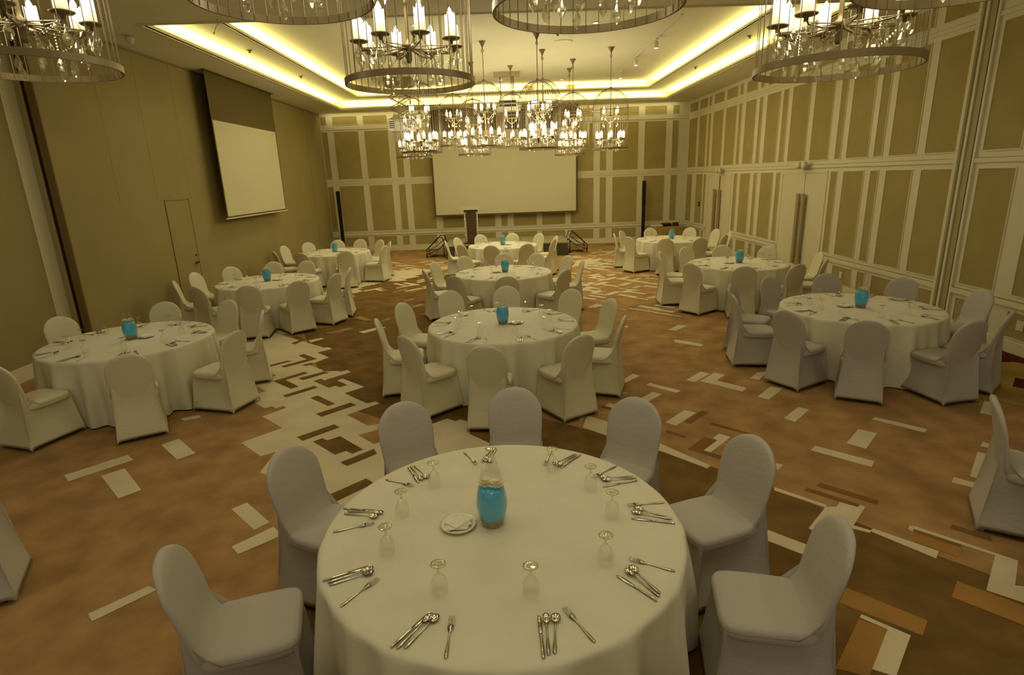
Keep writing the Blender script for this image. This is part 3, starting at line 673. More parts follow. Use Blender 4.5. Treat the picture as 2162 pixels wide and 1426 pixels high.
# ------------------------------------------------------------------ chandeliers
RC = .435
def make_chandelier():
    root = empty('chandelier', (0,0,0))
    # cage: bands, uprights, dome ribs
    bm = bmesh.new(); torus(bm, RC, .006, 0, 72, hb=.038); obj('bottom_hoop', bm, M['bronze'], root)
    bm = bmesh.new(); torus(bm, RC, .008, .90, 60); torus(bm, .05, .008, 1.40, 20); obj('upper_hoop', bm, M['bronze'], root)
    bm = bmesh.new(); NW = 40
    for k in range(NW):
        a = 2*math.pi*k/NW; c, s = math.cos(a), math.sin(a); r = RC-.008
        tube(bm, [(r*c, r*s, .005),(r*c, r*s, .90)], .0027, 4)
    obj('cage_wires', bm, M['bronze'], root)
    bm = bmesh.new()
    for k in range(NW):
        a = 2*math.pi*k/NW; c, s = math.cos(a), math.sin(a)
        P = []
        for j in range(9):
            t = j/8*math.pi/2*.93; r = RC*math.cos(t); P.append((r*c, r*s, .90+.505*math.sin(t)))
        tube(bm, P, .0035, 4)
    obj('dome_ribs', bm, M['bronze'], root)
    bm = bmesh.new(); lathe(bm, [(.012,.14),(.02,.16),(.02,.22),(.045,.235),(.045,.25),(.016,.27),(.012,.3),(.012,.76),(.035,.775),(.035,.79),(.012,.82),(.010,1.39),(.03,1.40),(.03,1.425),(.008,1.44)], 12)
    obj('centre_stem', bm, M['bronze'], root, True)
    # candles on two tiers
    cm = fm = pm = None; arms = {}
    for (nn, rad, z, off) in ((8, .325, .255, R_(22.5)), (4, .225, .805, R_(20))):
        for k in range(nn):
            a = off + 2*math.pi*k/nn; x, y = rad*math.cos(a), rad*math.sin(a)
            if nn not in arms:
                bm = bmesh.new()
                tube(bm, [(.03,0,-.015),(rad*.5,0,-.035),(rad*.93,0,-.03),(rad,0,-.005)], .006, 6)
                tube(bm, [(.03,0,-.0),(rad*.9,0,-.024)], .004, 5); arms[nn] = obj('arm', bm, M['bronze'], root); ao = arms[nn]
            else: ao = arms[nn].copy(); C.objects.link(ao); ao.parent = root
            ao.location = (0,0,z-.01); ao.rotation_euler = (0,0,a)
            if cm is None:
                bm = bmesh.new(); lathe(bm, [(.012,-.03),(.014,-.008),(.055,-.002),(.062,.006),(.05,.004),(.02,.002)], 20); pm = obj('candle_pan', bm, M['bronze'], root, True)
                bm = bmesh.new(); nr = 20; rs = []
                for zz, rr in ((0,.034),(.02,.0345),(.1,.034),(.135,.034)):
                    rs.append([(rr*math.cos(2*math.pi*i/nr), rr*math.sin(2*math.pi*i/nr), zz + (.012*math.sin(2*2*math.pi*i/nr+.6) if zz > .13 else 0)) for i in range(nr)])
                rs.append([(.026*math.cos(2*math.pi*i/nr), .026*math.sin(2*math.pi*i/nr), .128) for i in range(nr)])
                rings(bm, rs); cm = obj('candle', bm, M['candle'], root, True)
                bm = bmesh.new(); lathe(bm, [(.006,.125),(.018,.14),(.017,.155),(.008,.175),(.001,.185)], 10); fm = obj('flame', bm, M['flame'], cm, True)
                po, co, fo = pm, cm, fm
            else:
                po = pm.copy(); C.objects.link(po); po.parent = root
                co = cm.copy(); C.objects.link(co); co.parent = root
                fo = fm.copy(); C.objects.link(fo); fo.parent = co
            po.location = (x, y, z); co.location = (x, y, z+.004); co.rotation_euler = (0,0,a*3)
    # faceted crystal drops
    bm = bmesh.new(); lathe(bm, [(.001,0),(.006,-.012),(.004,-.018),(.018,-.05),(.020,-.062),(.010,-.085),(.001,-.095)], 6, False, False); drop = obj('crystal_drop', bm, M['crystal'], root)
    first = [True]
    def put(o0, x, y, z, rz=0, sc=1):
        if first[0] and o0 is drop: o = drop; first[0] = False
        else: o = o0.copy(); C.objects.link(o); o.parent = root
        o.location = (x, y, z); o.rotation_euler = (0,0,rz); o.scale = (sc,)*3
    for k in range(8):
        a = R_(22.5)+2*math.pi*k/8; x, y = .325*math.cos(a), .325*math.sin(a)
        for dd in (-.16, .16): put(drop, .345*math.cos(a+dd), .345*math.sin(a+dd), .235, a, .95)
        put(drop, x, y, .20, a, 1.25)
        b = a + math.pi/8; put(drop, .27*math.cos(b), .27*math.sin(b), .135, b, 1.1)
    for k in range(4):
        a = R_(20)+2*math.pi*k/4
        for dd in (-.22, .22): put(drop, .235*math.cos(a+dd), .235*math.sin(a+dd), .79, a, .9)
        b = a + math.pi/4; put(drop, .165*math.cos(b), .165*math.sin(b), .625, b, 1.1)
    for k in range(6):
        a = 2*math.pi*k/6+.3; put(drop, .2*math.cos(a), .2*math.sin(a), .075, a, 1.15)
    # bead strings
    def beads(P, name, rb=.007):
        bm = bmesh.new()
        for p in P:
            for f in (1,):
                vs = [bm.verts.new((p[0]+dx*rb, p[1]+dy*rb, p[2]+dz*rb)) for dx, dy, dz in ((1,0,0),(0,1,0),(-1,0,0),(0,-1,0),(0,0,1.1),(0,0,-1.1))]
                for i in range(4):
                    bm.faces.new((vs[i], vs[(i+1)%4], vs[4])); bm.faces.new((vs[(i+1)%4], vs[i], vs[5]))
        return obj(name, bm, M['crystal'], root)
    def swag(a0, a1, rad, z, sag, rin):
        P = []
        for j in range(19):
            t = j/18; a = a0+(a1-a0)*t; u = 1-abs(2*t-1)
            r = rad + (rin-rad)*u; P.append((r*math.cos(a), r*math.sin(a), z-sag*(1-(1-u)**1.3)))
        return P
    s0 = beads(swag(0, 2*math.pi/8, .325, .235, .10, .27), 'bead_string'); s0.rotation_euler = (0,0,R_(22.5))
    for k in range(1, 8):
        o = s0.copy(); C.objects.link(o); o.parent = root; o.rotation_euler = (0,0,R_(22.5)+2*math.pi*k/8)
    s1 = beads(swag(0, 2*math.pi/4, .225, .79, .165, .165), 'bead_string'); s1.rotation_euler = (0,0,R_(20))
    for k in range(1, 4):
        o = s1.copy(); C.objects.link(o); o.parent = root; o.rotation_euler = (0,0,R_(20)+2*math.pi*k/4)
    s2 = beads([(.2,0,.24-.0165*j) for j in range(11)], 'bead_string'); s2.rotation_euler = (0,0,.3)
    for k in range(1, 6):
        o = s2.copy(); C.objects.link(o); o.parent = root; o.rotation_euler = (0,0,.3+2*math.pi*k/6)
    return root
CH = [ # x, y, z of lower hoop, ceiling height, description
 (-.611,4.245,3.12,ZC,'birdcage chandelier left of centre in front, whole lower candle ring in view'),
 (1.935,3.551,3.018,ZC,'large birdcage chandelier at the upper right in front of the panelled wall'),
 (.417,2.939,3.218,ZC,'birdcage chandelier above the nearest table, only its lower hoop in view'),
 (-1.056,3.163,3.36,ZC,'birdcage chandelier at the top left, only its lower hoop in view'),
 (-2.637,3.537,3.161,ZC,'birdcage chandelier cut by the upper left corner of the picture'),
 (1.848,2.417,3.158,ZC,'birdcage chandelier cut by the upper right corner of the picture'),
 (-.36,13.70,3.17,Z2,'far birdcage chandelier, its dome just left of the central projector'),
 (.80,13.14,3.065,Z2,'far birdcage chandelier in the middle, nearest of the far cluster'),
 (1.024,14.764,3.33,Z2,'far birdcage chandelier hanging high behind the middle of the cluster'),
 (.29,16.63,3.29,Z2,'far birdcage chandelier hanging in front of the central projector'),
 (1.90,16.02,3.18,Z2,'far birdcage chandelier, second from the right of the cluster'),
 (1.955,17.31,3.06,Z2,'low far birdcage chandelier behind the second from right'),
 (2.66,14.745,3.075,Z2,'rightmost birdcage chandelier of the far cluster'),
 (-2.18,14.75,3.03,Z2,'leftmost birdcage chandelier of the far cluster'),
 (-1.70,12.70,3.05,Z2,'far birdcage chandelier, second from the left, nearest on that side'),
 (-1.345,17.3,3.405,Z2,'far birdcage chandelier left of centre, hanging high at the back'),
 (-.737,16.0,3.10,Z2,'low far birdcage chandelier just left of the wide screen middle')]
proto = make_chandelier()
CHO = [proto] + [dup(proto) for _ in CH[1:]]
for k, (x, y, z, zc, lab) in enumerate(CH):
    r = CHO[k]
    r.location = (x, y, z); r.rotation_euler = (0,0,R_([0,9,20,31,4,13,2,38,12,25,6,29,17,33,40,11,22][k]))
    H = zc - z
    bm = bmesh.new()
    tube(bm, [(0,0,1.44),(0,0,H-.16)], .008, 6)
    obj('hanging_rod', bm, M['bronze'], r)
    bm = bmesh.new(); lathe(bm, [(.012,-.16),(.014,-.12),(.03,-.085),(.07,-.01),(.085,0)], 16, c=(0,0,H)); obj('ceiling_canopy', bm, M['bronze'], r, True)
    bm = bmesh.new(); torus(bm, .03, .006, 0, 16); bmesh.ops.rotate(bm, verts=bm.verts, matrix=Matrix.Rotation(R_(90), 3, 'X')); bmesh.ops.translate(bm, verts=bm.verts, vec=(0,0,H-.19)); obj('link_ring', bm, M['bronze'], r)
    tag(r, lab, 'chandelier', 'birdcage chandeliers')
    l = bpy.data.lights.new('chandelier_glow', 'POINT'); l.energy = LP['chn'] if k < 6 else LP['chf']; l.color = (1,.9,.62); l.shadow_soft_size = .18
    o = bpy.data.objects.new('chandelier_glow', l); C.objects.link(o); o.location = (x, y, z+.5)

# ------------------------------------------------------------------ tables and cloths
ZT = .755
def table_parts(root):
    bm = bmesh.new(); lathe(bm, [(.90,ZT-.03),(.905,ZT-.005),(.90,ZT-.002)], 64); obj('tabletop', bm, M['timber'], root)
    for k in range(4):
        a = R_(45+90*k); x, y = .55*math.cos(a), .55*math.sin(a)
        bm = bmesh.new(); tube(bm, [(x*.9,y*.9,ZT-.03),(x,y,.0)], .018, 8); obj('leg', bm, M['blackmetal'], root)
    bm = bmesh.new(); tube(bm, [(-.4,-.4,.25),(.4,.4,.25)], .012); tube(bm, [(-.4,.4,.262),(.4,-.4,.262)], .012); obj('leg_brace', bm, M['blackmetal'], root)
def cloth_mesh(seed):
    q = random.Random(seed); N = 260
    ph = [q.uniform(0, 6.28) for _ in range(6)]
    fr_ = [(9,.018),(14,.024),(19,.028),(26,.018),(34,.012)]
    def fold(a): return sum(A*math.sin(n*a+ph[i]+.7*math.sin(3*a+ph[5])) for i, (n, A) in enumerate(fr_))
    rs = []
    for r in (.05,.3,.6,.85,.895): rs.append([(r*math.cos(2*math.pi*i/N), r*math.sin(2*math.pi*i/N), ZT+.003) for i in range(N)])
    rs.append([(.910*math.cos(2*math.pi*i/N), .910*math.sin(2*math.pi*i/N), ZT-.0015) for i in range(N)])
    for d in (.015,.04,.09,.16,.25,.35,.46,.57,.66,.735):
        t = d/.735; row = []
        for i in range(N):
            a = 2*math.pi*i/N; f = fold(a)
            r = .920 + .030*t + (f*1.0)*min(1, t*1.6)**.8 + .006*math.sin(5*a+ph[2])*t
            hem = .008*math.sin(4*a+ph[3]) if t > .99 else 0
            row.append((r*math.cos(a), r*math.sin(a), ZT-d+hem+.003))
        rs.append(row)
    bm = bmesh.new(); rings(bm, rs, True, False)
    me = bpy.data.meshes.new('tablecloth'); bm.to_mesh(me); bm.free(); me.materials.append(M['cloth'])
    for f in me.polygons: f.use_smooth = True
    return me
cloths = [cloth_mesh(3), cloth_mesh(8), cloth_mesh(21)]

# ------------------------------------------------------------------ chairs (stretch covers over stacking chairs)
def make_chair(mat):
    root = empty('banquet_chair', (0,0,0))
    # local +Y faces the table. backrest pad
    def yb(z):   # centre line of the leaning back
        t = (z-.42)/(.93-.42); return -.200 - .085*t - .03*t*t
    rs = []; N = 40
    zs = [.405,.43,.47,.52,.58,.64,.70,.745,.785,.82,.85,.875,.895,.91,.921,.928,.9305]
    for z in zs:
        if z <= .745: w = .188 + .019*min(1, (z-.40)/.28)
        else:
            u = (z-.745)/(.9310-.745); w = .207*math.sqrt(max(0, 1-u*u))
        if z < .47: w *= (.72 + .28*math.sqrt((z-.40)/.07))
        th = .024 if z < .88 else .024*math.sqrt(max(.05, 1-((z-.88)/.0515)**2))
        fil = .055*math.exp(-((z-.43)/.055)**2)
        row = []
        for i in range(N):
            a = 2*math.pi*i/N; x, y = sq(a, w, th, .62)
            bow = -.022*(1-(x/.23)**2)                 # shell curves round the sitter
            if y > 0: y += fil*(1-.3*(x/.23)**2)
            row.append((x, yb(z)+y+bow+.012, z))
        rs.append(row)
    bm = bmesh.new(); rings(bm, rs); obj('backrest', bm, mat, root, True)
    # seat cushion
    rs = []; N = 56
    for z, s in ((.395,.93),(.41,.985),(.43,1.),(.452,1.),(.466,.975),(.474,.93),(.479,.82),(.482,.55),(.483,.2)):
        row = []
        for i in range(N):
            a = 2*math.pi*i/N; x, y = sq(a, .212*s, .222*s, .33)
            if y < 0: x *= .97
            row.append((x, y, z))
        rs.append(row)
    bm = bmesh.new(); rings(bm, rs); obj('seat', bm, mat, root, True)
    # skirt stretched from seat and back to the four feet
    N = 96; top = []; bot = []; nrm = []
    for i in range(N):
        a = 2*math.pi*i/N
        x, y = sq(a, .214, .224, .33)
        fx, fy = sq(a, .235, .275, .10)
        fy = fy*.93 if fy > 0 else fy*1.17
        zt = .445
        if y < -.12:
            k = min(1, (-.12-y)/.08); e = min(1, abs(x)/.2)
            zt = .445 + k*(.02 + .17*e**3); y = y*(1-k) + k*(yb(zt)-.012-.022*(1-(x/.23)**2)+.0)
            x *= 1 - .075*k
        # distance from the nearest corner along the side (0 at the foot)
        cxd = min(1, abs(abs(math.cos(a))-abs(math.sin(a)))*1.0)
        top.append((x, y, zt)); bot.append((fx, fy, .006 + .036*cxd**.6 if cxd > .02 else .004)); nrm.append((a, cxd))
    rs = []
    J = 14
    for j in range(J+1):
        t = j/J; row = []
        for i in range(N):
            T, B = top[i], bot[i]; a, c = nrm[i]
            pin = (.062 if abs(math.cos(a)) > abs(math.sin(a)) else .034)*math.sin(math.pi*min(1, (t*1.02)**.72))*c**.7
            tt = t + .10*math.sin(math.pi*t)*(1-c)          # feet edges bow outwards
            x = T[0]+(B[0]-T[0])*t; y = T[1]+(B[1]-T[1])*(t**1.15); z = T[2]+(B[2]-T[2])*t
            if abs(math.cos(a)) > abs(math.sin(a)): x -= sgn(x)*pin
            else: y -= sgn(y)*pin*(1 if y > 0 else .55)
            row.append((x, y, z))
        rs.append(row)
    # small inward hem
    rs.append([(p[0]*.955, p[1]*.965, p[2]+.012) for p in rs[-1]])
    bm = bmesh.new(); rings(bm, rs, False, False); obj('skirt', bm, mat, root, True)
    # chair legs under the cover, tips just reaching the carpet
    lg = None
    for sx, sy, tx, ty in ((-1,1,.19,.17),(1,1,.19,.17),(-1,-1,.19,-.2),(1,-1,.19,-.2)):
        bm = bmesh.new(); tube(bm, [(sx*.12, ty*.7, .42),(sx*.185, (.20 if sy > 0 else -.25), .0)], .010, 6); obj('leg', bm, M['blackmetal'], root)
    return root
HOURS = ['twelve','one','two','three','four','five','six','seven','eight','nine','ten','eleven']
def clock(angs):
    out = []; used = set()
    for a in angs:
        h = ((90-a)/30) % 12; k = round(h) % 12; s = HOURS[k] + " o'clock"
        if s in used:
            k2 = math.floor(h) % 12; s = 'half past ' + HOURS[k2]
        used.add(s); out.append(s)
    return out
TAB = [ # x, y, angles of chairs, cover, name, rotation of the setting, seat radius
 (-.07,2.58,[19,51,86,119,155,-166,-130,-96,-62,-13],'cool_lit','the nearest table',0),
 (-.07,6.81,[16,50,88,120,155,-171,-134,-96,-57,-21],'ivory','the second middle table',1),
 (-.06,10.80,[30,62,90,124,159,-162,-125,-88,-44,0],'ivory','the third middle table',6),
 (-.08,15.39,[9,46,79,116,152,-175,-134,-101,-66,-25],'ivory','the farthest middle table',-8),
 (-4.60,6.69,[24,68,104,154,-106,-58,-17],'ivory','the nearest left table',14),
 (-4.53,10.73,[8,79,108,140,169,-153,-117,-80,-49,-18],'ivory','the second left table',-12),
 (-4.55,15.15,[22,49,76,102,134,166,-145,-103,-63,-16],'ivory','the farthest left table',9),
 (4.46,6.99,[38,75,110,143,171,-150,-118,-77,-48,-1],'cool_lit','the nearest right table',20),
 (4.465,10.90,[-5,44,81,113,147,180,-142,-108,-72,-39],'ivory','the second right table',-13),
 (4.478,15.45,[21,54,98,140,169,-151,-111,-78,-44,-10],'ivory','the farthest right table',10)]
protos = {'cool_lit': make_chair(M['cool_lit']), 'ivory': make_chair(M['ivory'])}
used = set()
CN = {'cool_lit': 'cool-light-tinted ivory', 'ivory': 'ivory'}
def put_chair(kind, x, y, rz, label, group):
    if kind not in used: r = protos[kind]; used.add(kind)
    else: r = dup(protos[kind])
    r.location = (x, y, 0); r.rotation_euler = (0,0,rz); tag(r, label, 'chair', group); return r
DCH = 1.185
RAD = {0:[1.6,1.54,1.5,1.47,1.44,1.53,1.48,1.48,1.47,1.57],1:[1.46,1.51,1.55,1.56,1.47,1.49,1.44,1.5,1.47,1.46],4:[1.48,1.49,1.44,1.45,1.44,1.46,1.55],5:[1.5,1.45,1.54,1.46,1.54,1.51,1.47,1.44,1.46,1.49],7:[1.52,1.54,1.48,1.56,1.51,1.46,1.44,1.44,1.44,1.53],3:[1.46,1.49,1.44,1.5,1.45,1.5,1.48,1.5,1.5,1.44]}
cr = random.Random(5)
for ti, (tx, ty, angs, kind, tname, rot) in enumerate(TAB):
    for ai, (a, ck) in enumerate(zip(angs, clock(angs))):
        d = RAD[ti][ai]-.285 if ti in RAD else DCH + cr.uniform(-.006,.03); ar = R_(a)
        tw = R_(cr.uniform(-3,3))
        put_chair(kind, tx+d*math.cos(ar), ty+d*math.sin(ar), ar+math.pi/2+tw, '%s covered banquet chair on the %s side of %s' % (CN[kind], ck, tname), 'chairs around ' + tname)
# chairs of tables that lie outside the picture
def off_chair(cx, cy, a, kind, label):
    ar = R_(a); put_chair(kind, cx+DCH*math.cos(ar), cy+DCH*math.sin(ar), ar+math.pi/2, label, 'chairs cut by the picture edges')
off_chair(-4.59, 2.53, 29, 'cool_lit', 'cool-light-tinted ivory covered chair cut by the left edge, seen from behind')
off_chair(4.58, 2.78, 147, 'cool_lit', 'cool-light-tinted ivory covered chair cut by the right edge, its narrow side showing')
off_chair(4.60, 2.74, 183, 'cool_lit', 'cool-light-tinted ivory chair corner low at the right edge of the picture')

# ------------------------------------------------------------------ tableware prototypes
def goblet():
    r = empty('goblet')      # upturned: rim on the cloth, foot on top
    bm = bmesh.new(); pr = [(.031,0),(.034,.02),(.036,.045),(.033,.07),(.022,.088),(.010,.096),(.006,.100)]
    lathe(bm, pr, 20, False, False); obj('bowl', bm, M['glass'], r, True)
    bm = bmesh.new(); lathe(bm, [(.006,.100),(.009,.104),(.005,.112),(.0045,.128),(.006,.136)], 12, False, False); obj('stem', bm, M['glass_stem'], r, True)
    bm = bmesh.new(); lathe(bm, [(.006,.136),(.02,.141),(.033,.146),(.034,.148),(.02,.1475),(.002,.146)], 20, False, True); obj('foot', bm, M['glass_stem'], r, True)
    return r
def flat(bm, prof, z=lambda t: .003, th=.0022):
    """prof: list of (x along, half width); builds a thin strip"""
    L = prof[-1][0]; rs = []
    for x, w in prof:
        zz = z(x); rs.append([(x, -w, zz), (x, 0, zz-th*.4), (x, w, zz), (x, 0, zz+th)])
    rings(bm, rs)
def handle_prof(): return [(-.105,.003),(-.1,.0075),(-.08,.0085),(-.045,.006),(-.01,.0035)]
def fork():
    bm = bmesh.new(); zf = lambda x: .004+.006*max(0, (x+.01)/.12)
    flat(bm, handle_prof()+[(.02,.0035),(.035,.010),(.045,.0125),(.055,.0125)], zf)
    for k in range(4):
        y = -.0105+.007*k; tube(bm, [(.053,y,zf(.053)),(.08,y,zf(.08)+.002),(.105,y*.95,zf(.105)-.002)], [.0022,.002,.0012], 5)
    o = obj('fork', bm, M['steel'], None, True); return o
def knife():
    bm = bmesh.new()
    flat(bm, [(-.110,.004),(-.105,.0075),(-.06,.007),(-.01,.006),(.0,.0075),(.003,.0045)], lambda x: .005, .0045)
    rs = []
    for x, a, b in ((.003,-.004,.006),(.03,-.008,.008),(.07,-.009,.008),(.095,-.006,.0075),(.108,.001,.005)):
        rs.append([(x,a,.004),(x,b,.004),(x,b,.0058),(x,a,.0048)])
    rings(bm, rs); return obj('knife', bm, M['steel'], None, True)
def spoon(w, l, name):
    bm = bmesh.new(); flat(bm, handle_prof()+[(.03,.0035),(.045,.005)], lambda x: .004+.006*max(0, (x+.01)/.06))
    rs = []; n = 18
    cx = .045+l/2
    for s, dz in ((1.,.0),(.9,-.003),(.65,-.0065),(.3,-.0085),(.05,-.009)):
        rs.append([(cx+s*l/2*math.cos(2*math.pi*i/n), s*w/2*math.sin(2*math.pi*i/n), .0115+dz) for i in range(n)])
    rings(bm, rs, False, True); return obj(name, bm, M['steel'], None, True)
def vase():
    r = empty('flower_vase')
    pr = [(.052,0),(.056,.005),(.070,.045),(.081,.105),(.082,.13),(.076,.18),(.066,.225),(.055,.275),(.047,.31),(.046,.33),(.047,.335)]
    bm = bmesh.new(); lathe(bm, pr, 32, True, False); obj('glass_body', bm, M['glass'], r, True)
    def wall(z):
        for (a, b), (c, d) in zip(pr, pr[1:]):
            if b <= z <= d: return a+(c-a)*(z-b)/(d-b)
        return pr[-1][0]
    bm = bmesh.new(); lathe(bm, [(wall(z)-.004, z) for z in (.042,.07,.105,.13,.16,.19,.212)], 32); obj('blue_water', bm, M['water'], r, True)
    bm = bmesh.new(); lathe(bm, [(wall(z)-.005, z) for z in (.006,.012,.025,.041)], 24); obj('pebbles', bm, M['stone'], r, True)
    for fx, fy in ((-.027,.008),(.027,-.008)):
        bm = bmesh.new()
        for ring, (n, rr, zz, ln) in enumerate(((11,.027,.228,.028),(10,.019,.242,.024),(8,.010,.252,.018))):
            for i in range(n):
                a = 2*math.pi*i/n+ring*.4; c, s = math.cos(a), math.sin(a)
                p0 = Vector((fx+c*.003, fy+s*.003, zz-.008)); p1 = Vector((fx+c*rr, fy+s*rr, zz)); p2 = Vector((fx+c*(rr+ln*.5), fy+s*(rr+ln*.5), zz+.006))
                side = Vector((-s, c, 0))*.007
                vs = [bm.verts.new(p) for p in (p0, p1-side, p2-side*.5, p2+side*.5, p1+side)]
                bm.faces.new(vs)
        obj('blossom', bm, M['petal'], r)
    return r
def side_plate():
    r = empty('side_plate')
    bm = bmesh.new(); lathe(bm, [(.055,0),(.06,.003),(.078,.009),(.093,.0155),(.094,.0175),(.078,.012),(.055,.006),(.01,.0055)], 36); obj('plate', bm, M['plate'], r, True)
    return r
def napkin():
    bm = bmesh.new()
    for k, (s, rot, z) in enumerate(((.078,.2,.0),(.072,.65,.006),(.062,1.1,.012))):
        V0 = [(s*1.25*math.cos(rot+i*math.pi/2), s*.95*math.sin(rot+i*math.pi/2)) for i in range(4)]
        b = [bm.verts.new((x, y, z)) for x, y in V0]; t = [bm.verts.new((x*.96, y*.96, z+.005+.003*(i % 2))) for i, (x, y) in enumerate(V0)]
        bm.faces.new(b[::-1]); bm.faces.new(t)
        for i in range(4): bm.faces.new((b[i], b[(i+1)%4], t[(i+1)%4], t[i]))
    bmesh.ops.bevel(bm, geom=bm.edges[:], offset=.002, segments=1, affect='EDGES')
    return obj('folded_napkin', bm, M['napkin'])
GL = [(-.269,-.498),(.125,-.533),(-.553,-.21),(.477,-.341),(-.534,.106),(.574,.019),(-.399,.407),(.503,.299),(-.066,.56),(.305,.53)]
CUT = [('knife', -0.361, -0.704, 53), ('spoon', -0.345, -0.713, 56), ('soup', -0.316, -0.713, 56), ('fork', -0.207, -0.75, 88), ('knife', 0.153, -0.763, 91), ('spoon', 0.177, -0.753, 89), ('soup', 0.209, -0.748, 84), ('fork', 0.307, -0.712, 118), ('knife', -0.71, -0.349, 25), ('spoon', -0.69, -0.364, 24), ('soup', -0.677, -0.385, 22), ('fork', -0.623, -0.478, 53), ('knife', -0.769, 0.172, -12), ('spoon', -0.742, 0.147, -11), ('soup', -0.756, 0.117, -14), ('fork', -0.772, 0.008, 18), ('knife', -0.544, 0.537, -65), ('spoon', -0.526, 0.553, -62), ('soup', -0.498, 0.565, -58), ('fork', -0.612, 0.449, -27), ('fork', -0.205, 0.721, -63), ('knife', -0.101, 0.764, -109), ('spoon', -0.082, 0.76, -106), ('soup', -0.066, 0.744, -103), ('knife', 0.426, 0.633, -132), ('spoon', 0.403, 0.643, -133), ('soup', 0.387, 0.66, -139), ('fork', 0.29, 0.689, -104), ('knife', 0.679, 0.348, -166), ('spoon', 0.682, 0.393, -174), ('soup', 0.667, 0.418, -178), ('fork', 0.617, 0.489, -141), ('knife', 0.774, -0.03, 164), ('spoon', 0.776, 0.015, 159), ('soup', 0.786, 0.04, 148), ('fork', 0.776, 0.126, -174), ('knife', 0.58, -0.515, 129), ('spoon', 0.61, -0.486, 122), ('soup', 0.625, -0.463, 117), ('fork', 0.682, -0.372, 153)]
P = dict(goblet=goblet(), fork=fork(), knife=knife(), spoon=spoon(.032,.058,'spoon'), soup=spoon(.043,.05,'soup_spoon'), vase=vase(), plate=side_plate(), nap=napkin())
seen = set()
def place(key, x, y, z, rz):
    if key not in seen: o = P[key]; seen.add(key)
    else: o = dup(P[key])
    o.location = (x, y, z); o.rotation_euler = (0,0,rz); return o
ZTT = ZT + .0035
base_ang = [math.degrees(math.atan2(y, x)) for x, y in GL]
for ti, (tx, ty, angs, kind, tname, rot) in enumerate(TAB):
    t = tag(empty('round_table', (tx, ty, 0)), 'round banquet table hidden under its cloth, %s' % tname, 'table', 'round banquet tables')
    if ti == 0: table_parts(t); t0 = t
    else:
        for ch in t0.children: c = ch.copy(); C.objects.link(c); c.parent = t
    co = bpy.data.objects.new('tablecloth', cloths[ti % 3]); C.objects.link(co); co.location = (tx, ty, 0); co.rotation_euler = (0,0,1.1*ti)
    tag(co, 'cream floor-length cloth draped over %s' % tname, 'tablecloth', 'cream tablecloths')
    ra = R_(rot); ca, sa = math.cos(ra), math.sin(ra)
    def W(x, y): return tx+x*ca-y*sa, ty+x*sa+y*ca
    gnames = clock([b+rot for b in base_ang])
    for (gx, gy), nm in zip(GL, gnames):
        x, y = W(gx, gy)
        tag(place('goblet', x, y, ZTT, 0), "upturned glass goblet at the %s place of %s" % (nm, tname), 'glass', 'upturned goblets on ' + tname)
    # cutlery: assign each piece to its place by nearest goblet
    for (k, cx_, cy_, cang) in CUT:
        j = min(range(10), key=lambda i: abs((math.degrees(math.atan2(cy_, cx_))-base_ang[i]+180) % 360-180) if False else (GL[i][0]*1.3-cx_)**2+(GL[i][1]*1.3-cy_)**2)
        x, y = W(cx_, cy_)
        ln = {'fork':'steel dinner fork','knife':'steel table knife','spoon':'oval steel dessert spoon','soup':'round steel soup spoon'}[k]
        o = place(k, x, y, ZTT+{'knife':0,'fork':0,'spoon':.0015,'soup':.001}[k], R_(cang)+ra)
        tag(o, '%s at the %s place of %s' % (ln, gnames[j], tname), {'fork':'fork','knife':'knife','spoon':'spoon','soup':'spoon'}[k], {'fork':'forks','knife':'knives','spoon':'dessert spoons','soup':'soup spoons'}[k] + ' on ' + tname)
    vx, vy = (-.05, .005) if ti == 0 else ((.0, -.02) if ti % 2 else (.03, .0))
    x, y = tx+vx, ty+vy
    tag(place('vase', x, y, ZTT, .3*ti), 'glass vase of blue water with floating cream blossoms on %s' % tname, 'vase', 'blue water vases')
    px, py = {0:(-.227,-.005),1:(.16,-.02),2:(-.14,-.03),3:(.15,-.02),4:(.17,.06),5:(.17,.05),6:(.16,.02),7:(-.16,.05),8:(-.17,-.01),9:(-.15,.02)}[ti]
    tag(place('plate', tx+px, ty+py, ZTT, 0), 'small white side plate beside the vase on %s' % tname, 'plate', 'side plates beside the vases')
    tag(place('nap', tx+px, ty+py, ZTT+.012, .5+.7*ti), 'folded cream napkin lying on the side plate of %s' % tname, 'napkin', 'folded napkins on the side plates')

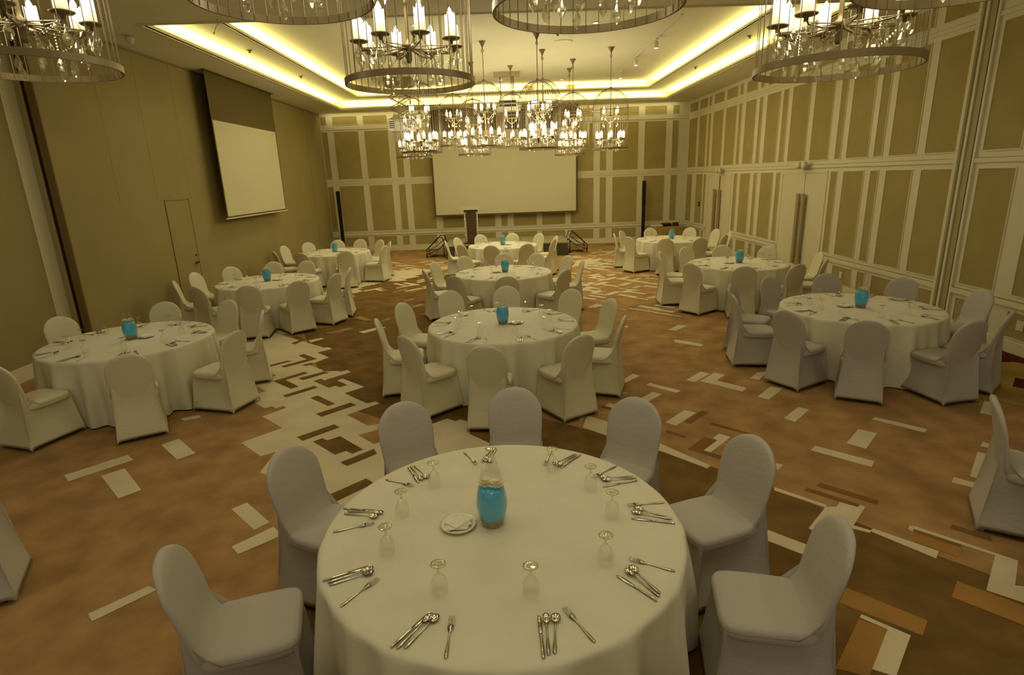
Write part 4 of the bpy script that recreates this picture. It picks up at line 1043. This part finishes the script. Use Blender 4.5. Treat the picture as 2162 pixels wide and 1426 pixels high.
# ------------------------------------------------------------------ general light, world, camera
def open_end_fill():  # added warm fill, let in where the hall is left open behind the camera
    w = bpy.data.worlds.new('hall'); bpy.context.scene.world = w; w.use_nodes = True
    w.node_tree.nodes['Background'].inputs[0].default_value = (1,.91,.70,1); w.node_tree.nodes['Background'].inputs[1].default_value = LP['world']
open_end_fill()
for k, (x, y) in enumerate([(-4.6,6.7),(0,7.5),(4.6,7.0),(-4.2,2.2),(0,1.2),(4.2,2.2)]):
    spot('hall_downlight', (x, y, ZC-.02), LP['near']*[.95,1,.68,.95,1,.95][k], R_(150), (1,.91,.73), .35)
for k, (x, y) in enumerate([(-4.2,11),(0,11),(4.3,11),(-4.1,15.2),(0,15),(4.1,15.2),(-3.2,18.5),(0,18.8),(3.2,18.5)]):
    spot('hall_downlight', (x, y, Z2-.03 if abs(x) < 4.5 and y > 10 else ZC-.02), LP['far'], R_(150), (1,.91,.69), .35)

cam = bpy.data.cameras.new('camera'); co = bpy.data.objects.new('camera', cam); C.objects.link(co)
FPX, PI_, RO, YA, HC = 1199.609, .2738116, -.03458437, .00523207, 2.484523
fwv = Vector((math.sin(YA)*math.cos(PI_), math.cos(YA)*math.cos(PI_), -math.sin(PI_)))
r0v = Vector((math.cos(YA), -math.sin(YA), 0)); u0v = r0v.cross(fwv)
rv = math.cos(RO)*r0v + math.sin(RO)*u0v; uv = -math.sin(RO)*r0v + math.cos(RO)*u0v
mt = Matrix((rv, uv, -fwv)).transposed().to_4x4(); mt.translation = (0, 0, HC); co.matrix_world = mt
cam.sensor_width = 36; cam.sensor_fit = 'HORIZONTAL'; cam.lens = 36*FPX/2162; cam.clip_start = .05; cam.clip_end = 100
sc = bpy.context.scene; sc.camera = co
sc.view_settings.view_transform = 'Standard'; sc.view_settings.look = 'None'; sc.view_settings.exposure = 0; sc.view_settings.gamma = 1
cy = sc.cycles
cy.adaptive_threshold = .02; cy.max_bounces = 6; cy.diffuse_bounces = 3; cy.glossy_bounces = 2; cy.transmission_bounces = 3; cy.transparent_max_bounces = 16
cy.sample_clamp_indirect = 3; cy.sample_clamp_direct = 20; cy.caustics_reflective = False; cy.caustics_refractive = False; cy.blur_glossy = 1
